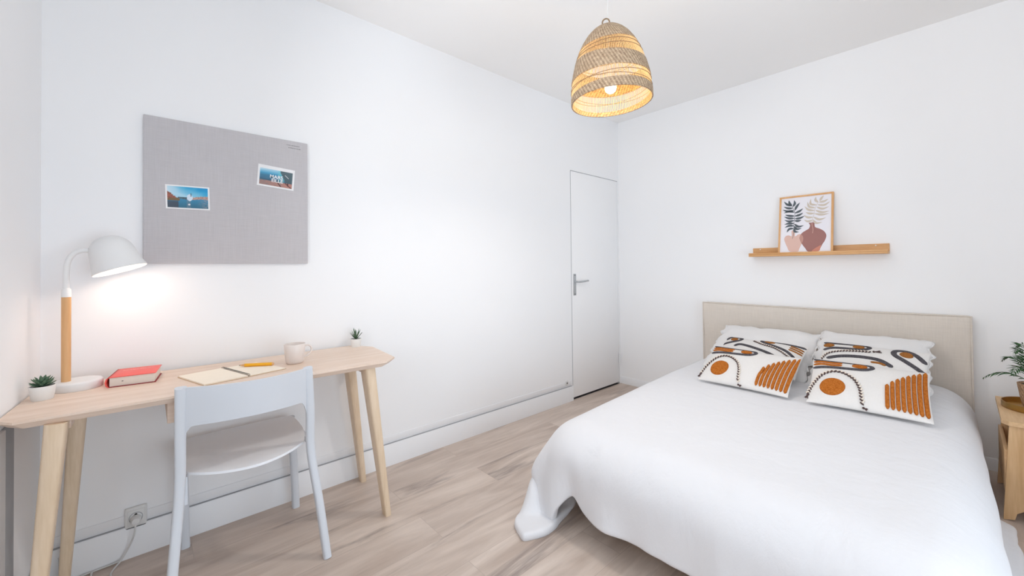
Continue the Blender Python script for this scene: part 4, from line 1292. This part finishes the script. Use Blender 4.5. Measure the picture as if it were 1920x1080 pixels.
pillow('large white frilled pillow against the left half of the headboard', (1.06, -.60, .465), (1.65, -.62, .465), (1.085, -.21, .697), .15, 1)
pillow('large white frilled pillow against the right half of the headboard', (1.665, -.60, .465), (2.165, -.60, .467), (1.67, -.205, .712), .15, 5)

def U_band(c_, t, pts, w, **k):
    bm = B(); c_.stroke(bm, pts, w, **k); return obj('charcoal_band', bm, M['char'], t)
GR = 'embroidered cushions leaning on the pillows'
def mid_left():
    t = thing('embroidered_cushion', 'middle left cushion, half hidden, with charcoal loops, in front of the left pillow', 'cushion', (1.41, -.75, .49), GR)
    c_ = Cush((1.165, -.745, .505), (1.640, -.765, .50), (1.185, -.47, .655), .085, seed=2)
    c_.mesh('cover', M['cush'], t)
    U_band(c_, t, [(.02, .86), (.06, .97), (.15, .985), (.22, .93), (.20, .82), (.10, .74), (.0, .70)], .020)
    bm = B(); c_.disc(bm, .125, .875, .024, .02); obj('rust_dot', bm, M['rustd'], t)
    U_band(c_, t, [(.99, .90), (.82, .93), (.65, .985), (.53, 1.0), (.47, .95), (.52, .86), (.66, .77), (.82, .66), (.93, .52)], .019)
    bm = B(); c_.disc(bm, .575, .925, .032, .02, rot=-.25); obj('rust_dot', bm, M['rustd'], t)
    bm = B()
    for k in range(3): c_.stroke(bm, [(.83, .87-k*.065), (.90, .84-k*.065), (.985, .80-k*.065)], .012)
    obj('rust_bars', bm, M['rustd'], t)
    U_band(c_, t, [(.18, .60), (.25, .67), (.40, .62), (.60, .52), (.74, .42)], .022)
    c_.braid([(.40, .86), (.52, .76), (.66, .70), (.80, .58), (.92, .44)], .0055, t)
    c_.tassel(.93, .43, .05, -.08, t)
def mid_right():
    t = thing('embroidered_cushion', 'middle right cushion, half hidden, with charcoal loops, in front of the right pillow', 'cushion', (1.93, -.75, .49), GR)
    c_ = Cush((1.715, -.745, .51), (2.165, -.755, .51), (1.715, -.47, .690), .085, seed=3)
    c_.mesh('cover', M['cush'], t)
    U_band(c_, t, [(.01, .97), (.16, .96), (.32, .965), (.44, .96), (.48, .89), (.41, .80), (.26, .80), (.12, .80), (.02, .76)], .020)
    for a in (.07, .375):
        bm = B(); c_.disc(bm, a, .885, .027, .018); obj('rust_dot', bm, M['rustd'], t)
    U_band(c_, t, [(.985, .70), (.88, .86), (.78, .93), (.71, .88), (.72, .76), (.82, .64), (.99, .46)], .024)
    bm = B(); c_.disc(bm, .815, .81, .028, .023, rot=-.5); obj('rust_dot', bm, M['rustd'], t)
    U_band(c_, t, [(.08, .52), (.25, .58), (.45, .60), (.60, .57), (.72, .45)], .024)
    bm = B(); c_.stroke(bm, [(.52, .50), (.60, .50), (.66, .46)], .014); obj('rust_bars', bm, M['rustd'], t)
    c_.braid([(.03, .52), (.08, .64), (.22, .71), (.38, .74), (.52, .76)], .0055, t)
    c_.tassel(.53, .765, .08, .03, t)
def front(label, bl, br, tl, loc, slant, seed):
    t = thing('embroidered_cushion', label, 'cushion', loc, GR)
    c_ = Cush(bl, br, tl, .085, seed=seed)
    c_.mesh('cover', M['cush'], t, label=None)
    U_band(c_, t, [(.012, .985), (.12, .985), (.30, .985), (.46, .98), (.535, .93), (.545, .85), (.47, .78), (.30, .765), (.15, .765), (.012, .76)], .019)
    bm = B()
    for k in range(2): c_.stroke(bm, [(.015, .915-.072*k), (.10, .925-.072*k), (.19, .905-.072*k), (.285, .915-.072*k)], .0155)
    obj('rust_bars', bm, M['rust'], t)
    bm = B(); c_.disc(bm, .44, .875, .031, .0185); obj('rust_dot', bm, M['rust'], t)
    bm = B(); c_.disc(bm, .215, .315, .052, .055, h=.007); obj('rust_circle', bm, M['rust'], t, label='large round rust tufted spot')
    for k in range(8):
        bm = B(); a0 = .675+k*.0415; topb = .50+.46*(k/7)**.85
        c_.stroke(bm, [(a0+slant*.0, .06), (a0+slant*.35, .3), (a0+slant*.7, topb*.75), (a0+slant, topb)], .0155, .007)
        obj('rust_stripe', bm, M['rust'], t)
    c_.braid([(.004, .16), (.03, .34), (.10, .55), (.20, .655), (.30, .64), (.40, .52), (.455, .34), (.475, .16), (.485, .03)], .0066, t)
    c_.tassel(.008, .13, -.02, -.06, t, .022)
    c_.tassel(.49, .02, .03, -.01, t, .016)
mid_left(); mid_right()
front('front left cushion with a rust circle and rust stripes, lying on the duvet', (1.208, -1.035, .474), (1.675, -1.055, .474), (1.198, -.80, .640), (1.44, -1.0, .47), .035, 8)
front('front right cushion with a rust circle and rust stripes, lying on the duvet', (1.752, -1.055, .474), (2.196, -1.022, .474), (1.732, -.80, .640), (1.97, -1.0, .47), .0, 9)

# ---------------------------------------------------------------- nightstand, tray, palm
t = thing('nightstand', 'pale pine nightstand with arched cut-outs beside the bed', 'nightstand', (2.63, -.38, 0))
nx0, nx1, ny0, ny1, nt = 2.394, 2.83, -.64, -.14, .449
bm = B(); prism(bm, [(nx0, ny0+.03), (nx0+.02, ny0), (nx1-.02, ny0), (nx1, ny0+.03), (nx1, ny1), (nx0, ny1)], nt-.02, nt); obj('table_top', bm, M['pine_y'], t, sharp=25)
def endpanel(y):
    bm = B()
    xa, xb = nx0+.022, nx1-.022; fl = .045
    pts = [(xa, nt-.02), (xa-fl+.02, 0), (xa+.012, 0)]
    cxm = (xa+xb)/2
    arch = []
    for i in range(13):
        a = PI-PI*i/12; arch.append((cxm+ (xb-xa-.02)/2*math.cos(a)*1.0, .01+.075*math.sin(a)**.7))
    pts = [(xa, nt-.02), (xa-fl+.022, 0)]+[(p[0], max(0, p[1])) for p in arch]+[(xb+fl-.022, 0), (xb, nt-.02)]
    prism(bm, pts, y, y+.018, 'y')
    obj('end_panel', bm, M['pine'], t, sharp=25)
endpanel(ny0+.012); endpanel(ny1-.04)
bm = B(); box(bm, nx0+.01, nx1-.01, ny0+.03, ny1-.04, .215, .232, .002); obj('shelf', bm, M['pine_y'], t)
for xa in (nx0+.006, nx1-.02):
    bm = B(); box(bm, xa, xa+.014, ny0+.03, ny1-.04, .12, .31, .002); obj('side_board', bm, M['pine_y'], t)
tcx, tcy = 2.535, -.335
tray = thing('serving_tray', 'round brass tray with a raised rim on the nightstand', 'tray', (tcx, tcy, nt))
bm = B(); lathe(bm, [(0, .001), (.128, .001), (.130, .003), (.130, .030), (.1285, .0305), (.127, .030), (.127, .005), (.125, .004), (0, .004)], 64, Matrix.Translation((tcx, tcy, nt)))
obj('tray_body', bm, M['brass'], tray, sharp=40)
pcx, pcy = 2.515, -.335; pz = nt+.005
palm = thing('potted_palm', 'small green palm in a woven basket pot on the brass tray', 'plant', (pcx, pcy, pz))
bm = B(); lathe(bm, [(0, 0), (.040, 0), (.043, .01), (.050, .05), (.057, .10), (.059, .118), (.056, .119), (.053, .112), (0, .110)], 36, Matrix.Translation((pcx, pcy, pz)))
obj('basket_pot', bm, M['basket'], palm, sharp=50)
bm = B(); lathe(bm, [(0, .113), (.03, .1125), (.0525, .1115)], 20, Matrix.Translation((pcx, pcy, pz))); obj('soil', bm, M['soil'], palm)
random.seed(21)
def frond(az, rise, L, droop):
    bm = B()
    o_ = V(pcx, pcy, pz+.112); h_ = V(math.cos(az), math.sin(az), 0)
    P = []
    for i in range(15):
        t_ = i/14; P.append(o_+h_*(L*t_)+V(0, 0, rise*math.sin(t_*PI*.62)-droop*t_*t_))
    tube(bm, P, [.0016*(1-.6*i/14) for i in range(15)], 5)
    sd = h_.cross(V(0, 0, 1))
    for i in range(3, 15):
        t_ = i/14; ll = .046*math.sin(PI*min(.97, t_*.85+.12))+.006
        tg = (P[min(14, i+1)]-P[max(0, i-1)]).normalized()
        for s_ in (-1, 1):
            d_ = (sd*s_*.75+tg*.75+V(0, 0, -.12+random.uniform(-.12, .12))).normalized()
            w_ = tg.cross(d_).cross(d_).normalized()*.0036
            b0 = P[i]; m_ = b0+d_*ll*.45; e_ = b0+d_*ll+V(0, 0, -.006)
            up_ = V(0, 0, .0005)
            v = [bm.verts.new(p) for p in (b0, m_+w_, e_, m_-w_)]; v2 = [bm.verts.new(p-up_) for p in (b0, m_+w_, e_, m_-w_)]
            bm.faces.new(v); bm.faces.new(v2[::-1])
            for k in range(4): bm.faces.new([v[k], v2[k], v2[(k+1) % 4], v[(k+1) % 4]])
    obj('frond', bm, M['palm'], palm, sharp=20)
for az, rise, L, dp in ((PI+.15, .075, .165, .055), (PI-.45, .14, .11, .03), (PI+.9, .12, .12, .05), (PI*.6, .15, .13, .05), (PI*.3, .16, .12, .04), (-.2, .15, .15, .06), (-.9, .14, .15, .05), (-1.7, .13, .13, .05), (2.4, .19, .07, .0), (.9, .20, .08, .0), (-1.2, .19, .06, .0), (PI+.5, .17, .07, .0)):
    frond(az, rise, L, dp)

# ---------------------------------------------------------------- light
w = bpy.data.worlds.new('overcast_sky'); SC.world = w; w.use_nodes = True
bg = w.node_tree.nodes['Background']; bg.inputs['Color'].default_value = (.82, .90, 1, 1); bg.inputs['Strength'].default_value = .8
def area(name, loc, rot, sx, sy, W, col):
    ld = bpy.data.lights.new(name, 'AREA'); ld.shape = 'RECTANGLE'; ld.size = sx; ld.size_y = sy; ld.energy = W; ld.color = col
    o = bpy.data.objects.new(name, ld); COL.objects.link(o); o.location = loc; o.rotation_euler = rot
    return o
area('window_daylight', ((WX0+WX1)/2, YN-.55, (WZ0+WZ1)/2), (math.radians(90), 0, 0), WX1-WX0, WZ1-WZ0, 21, (.90, .95, 1))
area('side_fill_light', (XR+.35, (RY0+RY1)/2, .74), (math.radians(90), 0, math.radians(90)), RY1-RY0, 1.3, 32, (.76, .885, 1))  # added fill for the desk wall and the space under the desk
area('ceiling_fill_light', ((WX0+WX1)/2, YN-.95, .85), (math.radians(128), 0, 0), 2.2, 1.2, 74, (1, .985, .965))  # uplight added outside the window to brighten the ceiling

# ---------------------------------------------------------------- camera
cd = bpy.data.cameras.new('camera'); cam = bpy.data.objects.new('camera', cd); COL.objects.link(cam); SC.camera = cam
f_, yaw, pit, rol = 756.35, .8378, .0122, -.0105
cd.sensor_width = 36; cd.sensor_fit = 'HORIZONTAL'; cd.lens = f_/1920*36; cd.shift_y = (492.779-540)/1920; cd.clip_start = .02
F_ = V(-math.sin(yaw)*math.cos(pit), math.cos(yaw)*math.cos(pit), math.sin(pit))
R_ = F_.cross(V(0, 0, 1)).normalized(); U_ = R_.cross(F_)
c_, s_ = math.cos(rol), math.sin(rol)
R2 = R_*c_+U_*s_; U2 = U_*c_-R_*s_
mw = Matrix(((R2.x, U2.x, -F_.x, 2.28), (R2.y, U2.y, -F_.y, -3.502), (R2.z, U2.z, -F_.z, 1.1598), (0, 0, 0, 1)))
cam.matrix_world = mw

SC.cycles.max_bounces = 12; SC.cycles.diffuse_bounces = 7
vs_ = SC.view_settings
vs_.view_transform = 'Standard'; vs_.look = 'None'; vs_.gamma = 1; vs_.use_curve_mapping = False; vs_.exposure = -0.04
